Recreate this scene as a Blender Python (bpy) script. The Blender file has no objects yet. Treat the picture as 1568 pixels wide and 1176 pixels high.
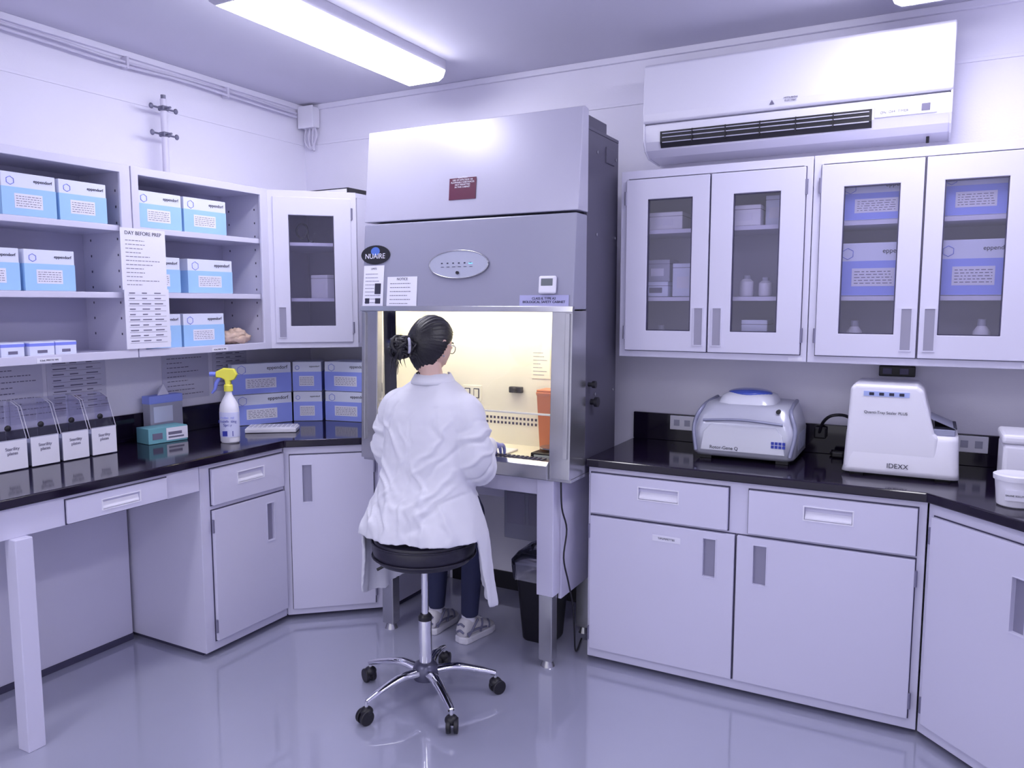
import bpy, bmesh, math, random
import numpy as np
from mathutils import Matrix, Vector, noise
random.seed(7)
sc=bpy.context.scene
sc.view_settings.view_transform='Standard'
sc.view_settings.exposure=.10
I4=Matrix.Identity(4)
T=I4.copy()
def setT(o=(0,0,0),ang=0):
    global T
    T=Matrix.Translation(Vector(o))@Matrix.Rotation(math.radians(ang),4,'Z')
def resetT():
    global T
    T=I4.copy()

# ------------------------------------------------------------------ materials
MATS={}
def M(name,col,rough=.5,metal=0,var=.04,vscale=6,bump=0,bscale=80,emis=None,es=0,spec=.5,coat=0):
    if name in MATS: return MATS[name]
    m=bpy.data.materials.new(name); m.use_nodes=True
    nt=m.node_tree; b=nt.nodes['Principled BSDF']
    b.inputs['Roughness'].default_value=rough; b.inputs['Metallic'].default_value=metal
    b.inputs['Specular IOR Level'].default_value=spec
    b.inputs['Coat Weight'].default_value=coat
    tc=nt.nodes.new('ShaderNodeTexCoord')
    n=nt.nodes.new('ShaderNodeTexNoise'); n.inputs['Scale'].default_value=vscale; n.inputs['Detail'].default_value=3
    nt.links.new(tc.outputs['Object'],n.inputs['Vector'])
    r=nt.nodes.new('ShaderNodeMixRGB')
    c=list(col)
    r.inputs[1].default_value=(*[max(0,x*(1-var)) for x in c],1)
    r.inputs[2].default_value=(*[min(1,x*(1+var)) for x in c],1)
    nt.links.new(n.outputs['Fac'],r.inputs[0]); nt.links.new(r.outputs[0],b.inputs['Base Color'])
    if bump:
        n2=nt.nodes.new('ShaderNodeTexNoise'); n2.inputs['Scale'].default_value=bscale; n2.inputs['Detail'].default_value=4
        nt.links.new(tc.outputs['Object'],n2.inputs['Vector'])
        bp=nt.nodes.new('ShaderNodeBump'); bp.inputs['Strength'].default_value=bump; bp.inputs['Distance'].default_value=.002
        nt.links.new(n2.outputs['Fac'],bp.inputs['Height']); nt.links.new(bp.outputs[0],b.inputs['Normal'])
    if emis:
        b.inputs['Emission Color'].default_value=(*emis,1); b.inputs['Emission Strength'].default_value=es
    MATS[name]=m; return m
def glassM(name,tint=(.9,.9,1),gl=.12,rough=.02):
    m=bpy.data.materials.new(name); m.use_nodes=True; nt=m.node_tree; nt.nodes.clear()
    o=nt.nodes.new('ShaderNodeOutputMaterial'); t=nt.nodes.new('ShaderNodeBsdfTransparent'); t.inputs[0].default_value=(*tint,1)
    g=nt.nodes.new('ShaderNodeBsdfGlossy'); g.inputs['Roughness'].default_value=rough; g.inputs[0].default_value=(.9,.9,1,1)
    f=nt.nodes.new('ShaderNodeFresnel'); f.inputs[0].default_value=1.45
    a=nt.nodes.new('ShaderNodeMath'); a.operation='MULTIPLY_ADD'; a.inputs[1].default_value=.7; a.inputs[2].default_value=gl*.1
    nt.links.new(f.outputs[0],a.inputs[0])
    mx=nt.nodes.new('ShaderNodeMixShader'); nt.links.new(a.outputs[0],mx.inputs[0]); nt.links.new(t.outputs[0],mx.inputs[1]); nt.links.new(g.outputs[0],mx.inputs[2])
    nt.links.new(mx.outputs[0],o.inputs[0]); return m

wallM=M('wall_paint',(.80,.785,.92),.6,bump=.25,bscale=140,var=.015)
ceilM=M('ceiling_paint',(.65,.64,.77),.7,bump=.2,bscale=90,var=.03,vscale=2)
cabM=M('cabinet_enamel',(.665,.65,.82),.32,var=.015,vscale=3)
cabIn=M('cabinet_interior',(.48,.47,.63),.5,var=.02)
gapM=M('cabinet_gap',(.06,.055,.11),.7)
recM=M('recess_pull',(.30,.29,.40),.35,metal=.3)
cntM=M('counter_epoxy',(.010,.006,.020),.08,var=.2,vscale=30,bump=.02,bscale=300,spec=.5)
hingeM=M('hinge_metal',(.26,.25,.36),.35,metal=.6)
steelM=M('stainless',(.46,.46,.50),.24,metal=.85,var=.08,vscale=12)
chromeM=M('chrome',(.82,.82,.86),.07,metal=1,var=.01)
blackM=M('black_plastic',(.010,.009,.015),.4,var=.2)
vinylM=M('black_vinyl',(.018,.016,.032),.33,var=.1,bump=.2,bscale=200)
whiteP=M('white_plastic',(.82,.81,.92),.33,var=.01)
paperM=M('paper',(.80,.79,.92),.8,var=.02)
inkM=M('ink',(.16,.15,.24),.8,var=.05)
lblk=M('ink_black',(.03,.03,.06),.8,var=.05)
cableM=M('cable_sheath',(.66,.64,.78),.5,var=.02)
skyB=M('carton_light_blue',(.36,.60,.93),.6,var=.03)
vioB=M('carton_violet_blue',(.22,.27,.84),.55,var=.03)
cabB=M('carton_periwinkle',(.31,.38,.95),.55,var=.03)
cartW=M('carton_white',(.74,.77,.95),.6,var=.02)
glassC=glassM('cabinet_glass',(.92,.91,.97),.2)
acry=glassM('clear_acrylic',(.96,.96,.99),.3)
sashM=glassM('sash_glass',(.98,.98,.98),.1)

# ------------------------------------------------------------------ builders
GROUPS=[]
def grp(name):
    e=bpy.data.objects.new(name,None); e.empty_display_size=.05
    sc.collection.objects.link(e); GROUPS.append(e); return e
def mk(P,name,vs,fs,mat,smooth=False,bevel=0,seg=2,useT=True,fix=True):
    me=bpy.data.meshes.new(name)
    vs=[Vector(v) for v in vs]
    if useT: vs=[T@v for v in vs]
    me.from_pydata([tuple(v) for v in vs],[],fs)
    if fix:
        bm=bmesh.new(); bm.from_mesh(me); bmesh.ops.recalc_face_normals(bm,faces=bm.faces); bm.to_mesh(me); bm.free()
    if mat: me.materials.append(mat)
    o=bpy.data.objects.new(name,me); sc.collection.objects.link(o)
    if P: o.parent=P
    if smooth:
        for p in me.polygons: p.use_smooth=True
    if bevel:
        b=o.modifiers.new('bevel','BEVEL'); b.width=bevel; b.segments=seg; b.limit_method='ANGLE'; b.angle_limit=math.radians(40)
    return o
BF=[(0,1,3,2),(4,6,7,5),(0,4,5,1),(2,3,7,6),(0,2,6,4),(1,5,7,3)]
def bv(x0,x1,y0,y1,z0,z1): return [(x,y,z) for x in(x0,x1) for y in(y0,y1) for z in(z0,z1)]
def box(P,name,x0,x1,y0,y1,z0,z1,mat,bevel=.002,seg=2):
    return mk(P,name,bv(x0,x1,y0,y1,z0,z1),BF,mat,bevel=bevel,seg=seg)
def boxes(P,name,L,mat,bevel=0):
    vs=[];fs=[]
    for b in L:
        k=len(vs); vs+=bv(*b); fs+=[tuple(i+k for i in f) for f in BF]
    return mk(P,name,vs,fs,mat,bevel=bevel)
def prism(P,name,pts,axis,a,b,mat,bevel=.002,smooth=False,seg=2):
    def p3(p,w):
        return (w,p[0],p[1]) if axis=='x' else ((p[0],w,p[1]) if axis=='y' else (p[0],p[1],w))
    n=len(pts); vs=[p3(p,a) for p in pts]+[p3(p,b) for p in pts]
    fs=[tuple(range(n)),tuple(range(2*n-1,n-1,-1))]+[(i,(i+1)%n,(i+1)%n+n,i+n) for i in range(n)]
    return mk(P,name,vs,fs,mat,bevel=bevel,smooth=smooth,seg=seg)
def loftg(rings,cap=True):
    n=len(rings[0]); vs=[tuple(p) for r in rings for p in r]; fs=[]
    for j in range(len(rings)-1):
        for i in range(n):
            fs.append((j*n+i,j*n+(i+1)%n,(j+1)*n+(i+1)%n,(j+1)*n+i))
    if cap: fs+= [tuple(range(n)),tuple(range((len(rings)-1)*n,len(rings)*n))]
    return vs,fs
def loft(P,name,rings,mat,cap=True,smooth=True,bevel=0):
    v,f=loftg(rings,cap); return mk(P,name,v,f,mat,smooth=smooth,bevel=bevel)
def lathe(P,name,c,prof,mat,n=32,smooth=True,sx=1,sy=1,bevel=0):
    rings=[[(c[0]+r*sx*math.cos(2*math.pi*i/n),c[1]+r*sy*math.sin(2*math.pi*i/n),c[2]+z) for i in range(n)] for r,z in prof]
    o=loft(P,name,rings,mat,smooth=smooth,bevel=bevel)
    return autosm(o)
def autosm(o,ang=35):
    me=o.data
    bm=bmesh.new(); bm.from_mesh(me)
    for e in bm.edges:
        if len(e.link_faces)==2 and e.calc_face_angle(0)>math.radians(ang): e.smooth=False
    bm.to_mesh(me); bm.free(); return o
def cat(pts,sub=6):
    P=[Vector(p) for p in pts]
    if len(P)<3: return P
    out=[]
    for i in range(len(P)-1):
        p0=P[max(i-1,0)];p1=P[i];p2=P[i+1];p3=P[min(i+2,len(P)-1)]
        for k in range(sub):
            t=k/sub
            out.append(.5*((2*p1)+(-p0+p2)*t+(2*p0-5*p1+4*p2-p3)*t*t+(-p0+3*p1-3*p2+p3)*t**3))
    out.append(P[-1]); return out
def tubeg(pts,rad,n=10,sub=5,flat=1.0):
    m=len(pts); rr=rad if isinstance(rad,(list,tuple)) else [rad]*m
    p4=cat(pts,sub) ; N=len(p4); rings=[]
    prev=None
    for i,p in enumerate(p4):
        t=(p4[min(i+1,N-1)]-p4[max(i-1,0)]).normalized()
        if prev is None:
            up=Vector((0,0,1)) if abs(t.z)<.9 else Vector((1,0,0)); a=t.cross(up).normalized()
        else:
            a=(prev-t*prev.dot(t)).normalized()
        prev=a; b=t.cross(a)
        f=i/(N-1)*(m-1); k=min(int(f),m-2); w=f-k; w=w*w*(3-2*w); r=rr[k]*(1-w)+rr[k+1]*w
        rings.append([p+a*r*math.cos(2*math.pi*j/n)+b*r*flat*math.sin(2*math.pi*j/n) for j in range(n)])
    return loftg(rings)
def tube(P,name,pts,rad,mat,n=10,sub=5,flat=1.0):
    v,f=tubeg(pts,rad,n,sub,flat); return autosm(mk(P,name,v,f,mat,smooth=True),60)
def cyl(P,name,a,b,r,mat,n=20,r2=None,bevel=0):
    v,f=tubeg([a,b],[r,r2 if r2 is not None else r],n,1); return autosm(mk(P,name,v,f,mat,smooth=True,bevel=bevel))
def tubes(P,name,L,mat,n=8,sub=4):
    vs=[];fs=[]
    for pts,rad in L:
        v,f=tubeg(pts,rad,n,sub); k=len(vs); vs+=v; fs+=[tuple(i+k for i in q) for q in f]
    return mk(P,name,vs,fs,mat,smooth=True)
def ellip(c,r,n=20,m=12):
    rings=[]
    for j in range(m+1):
        th=math.pi*(j+.001)/(m+.002)
        rings.append([(c[0]+r[0]*math.sin(th)*math.cos(2*math.pi*i/n),c[1]+r[1]*math.sin(th)*math.sin(2*math.pi*i/n),c[2]+r[2]*math.cos(th)) for i in range(n)])
    return loftg(rings)
def ell(P,name,c,r,mat,n=20,m=12):
    v,f=ellip(c,r,n,m); return mk(P,name,v,f,mat,smooth=True)
def text(P,name,s,x,y,z,size,mat,align='CENTER',rx=90,rz=0):
    c=bpy.data.curves.new(name,'FONT'); c.body=s; c.size=size; c.align_x=align; c.align_y='CENTER'; c.extrude=.0004; c.space_line=1.0
    c.materials.append(mat)
    o=bpy.data.objects.new(name,c); sc.collection.objects.link(o); o.parent=P
    o.matrix_local=T@Matrix.Translation((x,y,z))@Matrix.Rotation(math.radians(rz),4,'Z')@Matrix.Rotation(math.radians(rx),4,'X')
    return o
def plate(P,name,x0,x1,z0,z1,yf,yb,h,depth,mat,bevel=.0025):
    hx0,hx1,hz0,hz1=h
    O=[(x0,z0),(x1,z0),(x1,z1),(x0,z1)]; H=[(hx0,hz0),(hx1,hz0),(hx1,hz1),(hx0,hz1)]
    thr=depth is None; d=yb if thr else yf+depth
    vs=[(x,yf,z) for x,z in O]+[(x,yf,z) for x,z in H]+[(x,yb,z) for x,z in O]+[(x,d,z) for x,z in H]
    fs=[]
    for i in range(4):
        j=(i+1)%4
        fs+=[(i,j,4+j,4+i),(i,8+i,8+j,j),(4+i,4+j,12+j,12+i)]
        if thr: fs.append((8+i,12+i,12+j,8+j))
    if not thr: fs+=[(8,11,10,9),(12,13,14,15)]
    return mk(P,name,vs,fs,mat,bevel=bevel)
def slab_door(P,x0,x1,z0,z1,pull,hinge='l',horizontal=False):
    th=.02
    boxes(P,'reveal_shadow',[(x0-.004,x1+.004,-.0035,-.0002,z0-.004,z1+.004)],gapM)
    plate(P,'door' if not horizontal else 'drawer_front',x0,x1,z0,z1,-th,-.002,pull,.016,cabM)
    a,b,c,d=pull
    if horizontal:
        prism(P,'pull_lip',[(-th+.001,c+.002),(-th+.001,c+.008),(-th+.015,c+.03),(-th+.015,c+.002)],'x',a+.002,b-.002,whiteP,0)
        boxes(P,'pull_frame',[(a-.005,b+.005,-th-.002,-th+.001,c-.004,c),(a-.005,b+.005,-th-.002,-th+.001,d,d+.004),(a-.005,a,-th-.002,-th+.001,c,d),(b,b+.005,-th-.002,-th+.001,c,d)],whiteP)
    else:
        boxes(P,'pull_back',[(a+.001,b-.001,-th+.0145,-th+.0158,c+.001,d-.001)],recM)
        boxes(P,'pull_frame',[(a-.004,a,-th-.002,-th+.001,c-.004,d+.004),(b,b+.004,-th-.002,-th+.001,c-.004,d+.004),(a,b,-th-.002,-th+.001,d,d+.004),(a,b,-th-.002,-th+.001,c-.004,c)],cabM)
        hx=x0-.004 if hinge=='l' else x1+.004
        for hz in (z0+.07,z1-.07):
            cyl(P,'hinge',(hx,-.016,hz-.03),(hx,-.016,hz+.03),.006,hingeM,10)
def glass_door(P,x0,x1,z0,z1,win,pull,hinge):
    th=.02
    wx0,wx1,wz0,wz1=win
    plate(P,'door_frame',x0,x1,z0,z1,-th,-.003,win,None,cabM)
    plate(P,'reveal_shadow',x0-.003,x1+.003,z0-.003,z1+.003,-.006,-.0035,(x0+.01,x1-.01,z0+.01,z1-.01),None,gapM,0)
    boxes(P,'door_glass',[(wx0-.002,wx1+.002,-.012,-.008,wz0-.002,wz1+.002)],glassC)
    boxes(P,'glass_gasket',[(wx0,wx0+.004,-.018,-.006,wz0,wz1),(wx1-.004,wx1,-.018,-.006,wz0,wz1),(wx0,wx1,-.018,-.006,wz0,wz0+.004),(wx0,wx1,-.018,-.006,wz1-.004,wz1)],gapM)
    a,b,c,d=pull
    boxes(P,'pull_plate',[(a,b,-th-.0015,-th,c,d)],recM)
    boxes(P,'pull_frame',[(a-.004,a,-th-.005,-th,c-.004,d+.004),(b,b+.004,-th-.005,-th,c-.004,d+.004),(a,b,-th-.005,-th,d,d+.004),(a,b,-th-.005,-th,c-.004,c)],cabM)
    hx=x0-.004 if hinge=='l' else x1+.004
    for hz in (z0+.08,z1-.08):
        cyl(P,'hinge',(hx,-.016,hz-.03),(hx,-.016,hz+.03),.006,hingeM,10)
def paper(P,name,x0,x1,z0,z1,y,n=12,title=None,mat=None,seed=1,table=False):
    R=random.Random(seed)
    box(P,name,x0,x1,y-.0015,y,z0,z1,mat or paperM,0)
    w=x1-x0;h=z1-z0;L=[];top=z1-h*.06
    if title:
        text(P,name+'_title',title,(x0+x1)/2,y-.002,z1-h*.08,w*.10,lblk); top=z1-h*.17
    step=(top-z0-h*.05)/n
    for i in range(n):
        z=top-(i+.5)*step
        if table:
            L.append((x0+w*.08,x1-w*.08,y-.0022,y-.0015,z,z+step*.05))
            for k in range(3):
                xa=x0+w*(.1+.28*k); L.append((xa,xa+w*R.uniform(.1,.22),y-.0022,y-.0015,z+step*.3,z+step*.5))
        else:
            xa=x0+w*.1; xe=x0+w*R.uniform(.4,.88)
            while xa<xe:
                l=w*R.uniform(.03,.08); L.append((xa,min(xa+l,xe),y-.0022,y-.0015,z,z+step*.16)); xa+=l+w*.018
    boxes(P,name+'_print',L,inkM)
def tip_box(name,o,ang,w,d,h,blue=None,seed=0):
    setT(o,ang); P=grp(name); blue=blue or skyB
    box(P,'carton',0,w,0,d,0,h,cartW,.002)
    boxes(P,'blue_print',[(-.0008,w+.0008,-.0008,d+.0008,.002,h*.66)],blue)
    boxes(P,'label',[(w*.22,w*.74,-.0016,-.0008,h*.18,h*.52)],paperM)
    R=random.Random(seed);L=[]
    for k in range(5):
        z=h*(.23+.055*k); x=w*.25
        while x<w*.70:
            l=w*R.uniform(.02,.07); L.append((x,min(x+l,w*.71),-.0022,-.0016,z,z+h*.014)); x+=l+w*.02
    boxes(P,'label_print',L,inkM)
    hx=[(w*.16+w*.075*math.cos(math.pi/3*k+.52),h*.80+w*.075*math.sin(math.pi/3*k+.52)) for k in range(7)]
    tubes(P,'emblem',[([(hx[k][0],-.001,hx[k][1]),(hx[k+1][0],-.001,hx[k+1][1])],.0013) for k in range(6)],vioB,n=5,sub=1)
    text(P,'word_mark','eppendorf',w*.76,-.0014,h*.84,w*.085,lblk)
    resetT(); return P

# ------------------------------------------------------------------ room shell
XL,XR,YB,YF,ZC=-3.46,1.02,3.73,-1.6,2.80
flM=M('floor_epoxy',(.36,.365,.49),.06,var=.05,vscale=2.5,bump=.01,bscale=5,coat=.6,spec=.8)
box(None,'floor',XL-.1,XR+.1,YF,YB+.1,-.1,0,flM,0)
box(None,'ceiling',XL-.1,XR+.1,YF,YB+.1,ZC,ZC+.1,ceilM,0)
box(None,'wall_left',XL-.1,XL,YF,YB+.1,0,ZC,wallM,0)
box(None,'wall_back',XL,XR,YB,YB+.1,0,ZC,wallM,0)
box(None,'wall_right',XR,XR+.1,YF,YB+.1,0,ZC,wallM,0)
box(None,'trim_1',XL,XL+.006,YF,YB,2.565,2.58,wallM,.001)
box(None,'trim_2',XL+.006,XR,YB-.006,YB,2.565,2.58,wallM,.001)
box(None,'trim_3',XL,XR,YB-.02,YB,ZC-.03,ZC,wallM,.003)
box(None,'trim_4',XL,XL+.02,YF,YB-.02,ZC-.03,ZC,wallM,.003)
box(None,'baseboard_back',-2.40,-1.32,YB-.01,YB,0,.1,blackM,.002)
box(None,'baseboard_left',XL,XL+.01,YF,.92,0,.1,blackM,.002)

# ceiling fixtures
lampM=M('fluorescent_diffuser',(.9,.9,1),.5,emis=(.94,.93,1.0),es=15.5)
tubeM=M('fluorescent_tube',(1,1,1),.5,emis=(.96,.95,1.0),es=24)
housM=M('fixture_housing',(.50,.49,.60),.4)
def fixture(x0,x1,y0,y1):
    P=grp('ceiling_light_fixture')
    box(P,'housing',x0,x1,y0,y1,2.745,2.80,housM,.004)
    pr=[(x0-.004,2.748),(x0+.01,2.715),(x0+.035,2.700),(x1-.035,2.700),(x1-.01,2.715),(x1+.004,2.748)]
    prism(P,'diffuser',pr,'y',y0+.012,y1-.012,lampM,.002)
    for xx in (x0+.07,(x1-.07)):
        cyl(P,'tube',(xx,y0+.03,2.699),(xx,y1-.03,2.699),.006,tubeM,8)
    prism(P,'end_cap',pr,'y',y0,y0+.012,housM,.002)
    prism(P,'end_cap_far',pr,'y',y1-.012,y1,housM,.002)
fixture(-2.43,-2.18,2.12,3.36)
fixture(-.19,.06,2.12,3.36)
fixture(-2.43,-2.18,-.5,.72)  # unseen fixture behind the camera, added to help light the room
fixture(-.19,.06,-.5,.72)  # second added fill fixture, also out of view behind the camera

# ------------------------------------------------------------------ base cabinets back wall
def base_carcass(P,w,d,z0=.025,z1=.89):
    box(P,'carcass',0,w,.0,d,z0,z1,cabM,.002)
    box(P,'toe_kick',.02,w-.02,.05,d,0,z0,gapM,0)
setT((-1.295,3.12,0),0); P=grp('base_cabinet'); base_carcass(P,1.315,.60)
slab_door(P,.015,.61,.69,.865,(.235,.405,.775,.825),horizontal=True)
slab_door(P,.69,1.285,.69,.865,(.90,1.07,.775,.825),horizontal=True)
slab_door(P,.015,.640,.07,.675,(.515,.565,.485,.645),'l')
slab_door(P,.65,1.285,.07,.675,(.715,.765,.485,.645),'r')
boxes(P,'name_tag',[(.30,.42,-.0215,-.02,.605,.63)],paperM)
text(P,'tag_text','TIPS/PIPETTES',.36,-.022,.6175,.012,lblk)
resetT()
setT((.025,3.12,0),-45); P=grp('corner_base_cabinet')
box(P,'carcass',0,.49,0,.03,.025,.89,cabM,.002)
slab_door(P,.03,.46,.07,.845,(.36,.41,.56,.74),'l')
resetT()
prism(P,'carcass_body',[(.03,3.14),(.37,2.80),(XR-.01,2.80),(XR-.01,YB-.01),(.03,YB-.01)],'z',.025,.89,cabM,.001)
prism(P,'toe_kick',[(.07,3.16),(.41,2.82),(XR-.02,2.82),(XR-.02,YB-.02),(.07,YB-.02)],'z',0,.026,gapM,0)
P=grp('side_base_cabinet'); setT((.375,2.765,0),-90)
base_carcass(P,1.0,.62)
slab_door(P,.02,.49,.69,.865,(.17,.34,.775,.825),horizontal=True)
slab_door(P,.51,.98,.69,.865,(.66,.83,.775,.825),horizontal=True)
slab_door(P,.02,.49,.07,.675,(.42,.465,.485,.645),'l')
slab_door(P,.51,.98,.07,.675,(.535,.58,.485,.645),'r')
resetT()
P=grp('countertop')
prism(P,'slab',[(-1.30,3.095),(.015,3.095),(.35,2.76),(.35,1.77),(XR-.003,1.77),(XR-.003,YB-.003),(-1.30,YB-.003)],'z',.892,.928,cntM,.005)
box(P,'backsplash',-1.30,XR-.004,YB-.022,YB-.003,.928,1.06,cntM,.002)
box(P,'side_splash',XR-.022,XR-.003,1.77,YB-.03,.928,1.06,cntM,.002)

# ------------------------------------------------------------------ left base
setT((-2.81,2.31,0),90); P=grp('base_cabinet'); base_carcass(P,.50,.63)
slab_door(P,.055,.49,.70,.865,(.20,.355,.775,.825),horizontal=True)
slab_door(P,.055,.49,.07,.675,(.37,.415,.45,.635),'l')
resetT()
P=grp('corner_base_cabinet')
ang=math.degrees(math.atan2(.31,.36))
prism(P,'carcass_body',[(-3.45,2.815),(-2.83,2.815),(-2.45,3.145),(-2.42,3.145),(-2.42,YB-.01),(-3.45,YB-.01)],'z',.025,.89,cabM,.001)
prism(P,'toe_kick',[(-3.44,2.83),(-2.86,2.83),(-2.47,3.18),(-2.43,3.18),(-2.43,YB-.02),(-3.44,YB-.02)],'z',0,.026,gapM,0)
setT((-2.808,2.815,0),ang)
box(P,'face_frame',0,.49,0,.02,.025,.89,cabM,.002)
slab_door(P,.03,.44,.06,.85,(.09,.135,.61,.80),'r')
resetT()
P=grp('desk')
setT((-2.80,.95,0),90)
box(P,'apron',0,1.35,0,.02,.78,.89,cabM,.002)
box(P,'apron_end',0,.02,.02,.65,.78,.89,cabM,.002)
plate(P,'drawer_front',.75,1.18,.785,.875,-.012,0,(.89,1.05,.808,.845),.010,cabM)
plate(P,'drawer_reveal',.746,1.184,.781,.879,-.003,-.0005,(.76,1.17,.80,.86),None,gapM,0)
prism(P,'pull_lip',[(-.011,.81),(-.011,.815),(-.003,.835),(-.003,.81)],'x',.892,1.048,whiteP,0)
boxes(P,'pull_frame',[(.885,1.055,-.014,-.011,.804,.808),(.885,1.055,-.014,-.011,.845,.849),(.885,.89,-.014,-.011,.808,.845),(1.05,1.055,-.014,-.011,.808,.845)],whiteP)
box(P,'leg_1',.545,.607,-.035,.03,0,.78,cabM,.003)
box(P,'leg_2',0,.07,.0,.06,0,.78,cabM,.003)
box(P,'leg_3',0,.07,.56,.62,0,.78,cabM,.003)
box(P,'leg_rail',0.02,.05,.06,.56,.12,.16,cabM,.002)
box(P,'modesty_panel',.0,1.345,.50,.515,.03,.88,cabM,.002)
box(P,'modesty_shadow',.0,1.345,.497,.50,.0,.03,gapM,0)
resetT()
P=grp('countertop')
prism(P,'slab',[(XL+.003,.93),(-2.78,.93),(-2.78,2.80),(-2.44,3.10),(-2.415,3.10),(-2.415,YB-.003),(XL+.003,YB-.003)],'z',.892,.928,cntM,.005)
box(P,'backsplash',XL+.003,XL+.022,.93,YB-.022,.928,1.06,cntM,.002)
box(P,'side_splash',XL+.022,-2.42,YB-.022,YB-.003,.928,1.06,cntM,.002)

# ------------------------------------------------------------------ wall cabinets right (back wall)
def upper(name,x0,x1,doors,y=3.40,d=.32,z0=1.36,z1=2.19):
    setT((x0,y,0),0); P=grp(name); w=x1-x0
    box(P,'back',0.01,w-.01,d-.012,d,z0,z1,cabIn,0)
    box(P,'side_l',0,.018,0,d,z0,z1,cabM,.001); box(P,'side_r',w-.018,w,0,d,z0,z1,cabM,.001)
    box(P,'top',.018,w-.018,0,d-.012,z1-.02,z1,cabM,.001); box(P,'bottom',.018,w-.018,0,d-.012,z0,z0+.02,cabM,.001)
    plate(P,'face_frame',-.001,w+.001,z0-.001,z1+.001,-.003,.012,(.035,w-.035,z0+.035,z1-.035),None,cabM)
    box(P,'mullion',w/2-.015,w/2+.015,0,.012,z0+.02,z1-.02,cabM,0)
    for sz in (1.63,1.93): box(P,'shelf',.02,w-.02,.03,d-.015,sz-.018,sz,cabM,.001)
    boxes(P,'name_tag',[(w-.07,w-.015,-.0045,-.003,z0+.004,z0+.018)],paperM)
    for q in doors: glass_door(P,*q)
    resetT(); return P
D=lambda o,a,b,c,d,pa,pb,h:(a-o,b-o,1.39,2.15,(c-o,d-o,1.48,2.06),(pa-o,pb-o,1.42,1.58),h)
upper('wall_cabinet',-1.265,-.45,[D(-1.265,-1.235,-.862,-1.135,-.935,-.915,-.88,'l'),D(-1.265,-.855,-.475,-.76,-.57,-.835,-.80,'r')])
upper('wall_cabinet',-.445,.37,[D(-.445,-.415,-.05,-.33,-.13,-.105,-.07,'l'),D(-.445,-.043,.33,.02,.225,-.025,.01,'r')])
upper('wall_cabinet',.375,1.01,[D(.375,.40,.69,.48,.63,.645,.675,'l'),D(.375,.70,.985,.76,.91,.715,.745,'r')])

# open shelving on left wall
def shelf_unit(y0,y1,xf=-3.13,z0=1.36,z1=2.20):
    setT((xf,y0,0),90); P=grp('wall_shelf'); w=y1-y0; d=.325
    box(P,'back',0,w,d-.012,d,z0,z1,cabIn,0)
    box(P,'side_l',0,.02,0,d-.012,z0,z1,cabM,.001); box(P,'side_r',w-.02,w,0,d-.012,z0,z1,cabM,.001)
    box(P,'top',.02,w-.02,0,d-.012,z1-.025,z1,cabM,.001); box(P,'bottom',.02,w-.02,0,d-.012,z0,z0+.03,cabM,.001)
    plate(P,'face_frame',0,w,z0,z1,-.014,.0,(.035,w-.05,z0+.035,z1-.035),None,cabM)
    for sz in (1.65,1.94): 
        box(P,'shelf',.02,w-.02,.008,d-.013,sz-.025,sz,cabM,.002)
    L=[]
    for k in range(10): L+=[(w-.0215,w-.0198,.06,.066,z0+.1+.07*k,z0+.11+.07*k),(w-.0215,w-.0198,.25,.256,z0+.1+.07*k,z0+.11+.07*k)]
    boxes(P,'peg_holes',L,gapM)
    boxes(P,'bottom_tag',[(w*.5,w*.5+.1,-.0155,-.014,z0+.004,z0+.024)],paperM)
    text(P,'tag_text','0.2mL PIPETTE TIPS',w*.5+.05,-.016,z0+.014,.009,lblk)
    resetT(); return P
shelf_unit(1.36,2.265); shelf_unit(2.27,3.065)
P=grp('corner_wall_cabinet')
poly=[(-3.455,3.07),(-3.13,3.07),(-2.80,3.40),(-2.80,3.725),(-3.455,3.725)]
prism(P,'top',poly,'z',2.175,2.20,cabM,.001); prism(P,'bottom',poly,'z',1.36,1.385,cabM,.001)
for sz in (1.63,1.93): prism(P,'shelf',[(-3.44,3.10),(-3.14,3.11),(-2.83,3.42),(-2.83,3.71),(-3.44,3.71)],'z',sz-.018,sz,cabM,.001)
box(P,'side',-2.818,-2.80,3.41,3.725,1.385,2.175,cabM,.001); box(P,'back',-3.44,-2.82,3.712,3.724,1.385,2.175,cabIn,0)
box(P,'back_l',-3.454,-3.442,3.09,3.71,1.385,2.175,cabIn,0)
setT((-3.13,3.07,0),45)
plate(P,'face_frame',0,.467,1.36,2.20,-.012,.006,(.04,.427,1.40,2.16),None,cabM)
glass_door(P,.03,.437,1.39,2.165,(.11,.345,1.48,2.07),(.05,.085,1.42,1.58),'r')
resetT()
P=grp('binder'); box(P,'cover',-3.2,-2.85,3.40,3.62,2.202,2.235,blackM,.004); box(P,'pages',-3.195,-2.86,3.398,3.615,2.208,2.228,paperM,.001)

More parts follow.
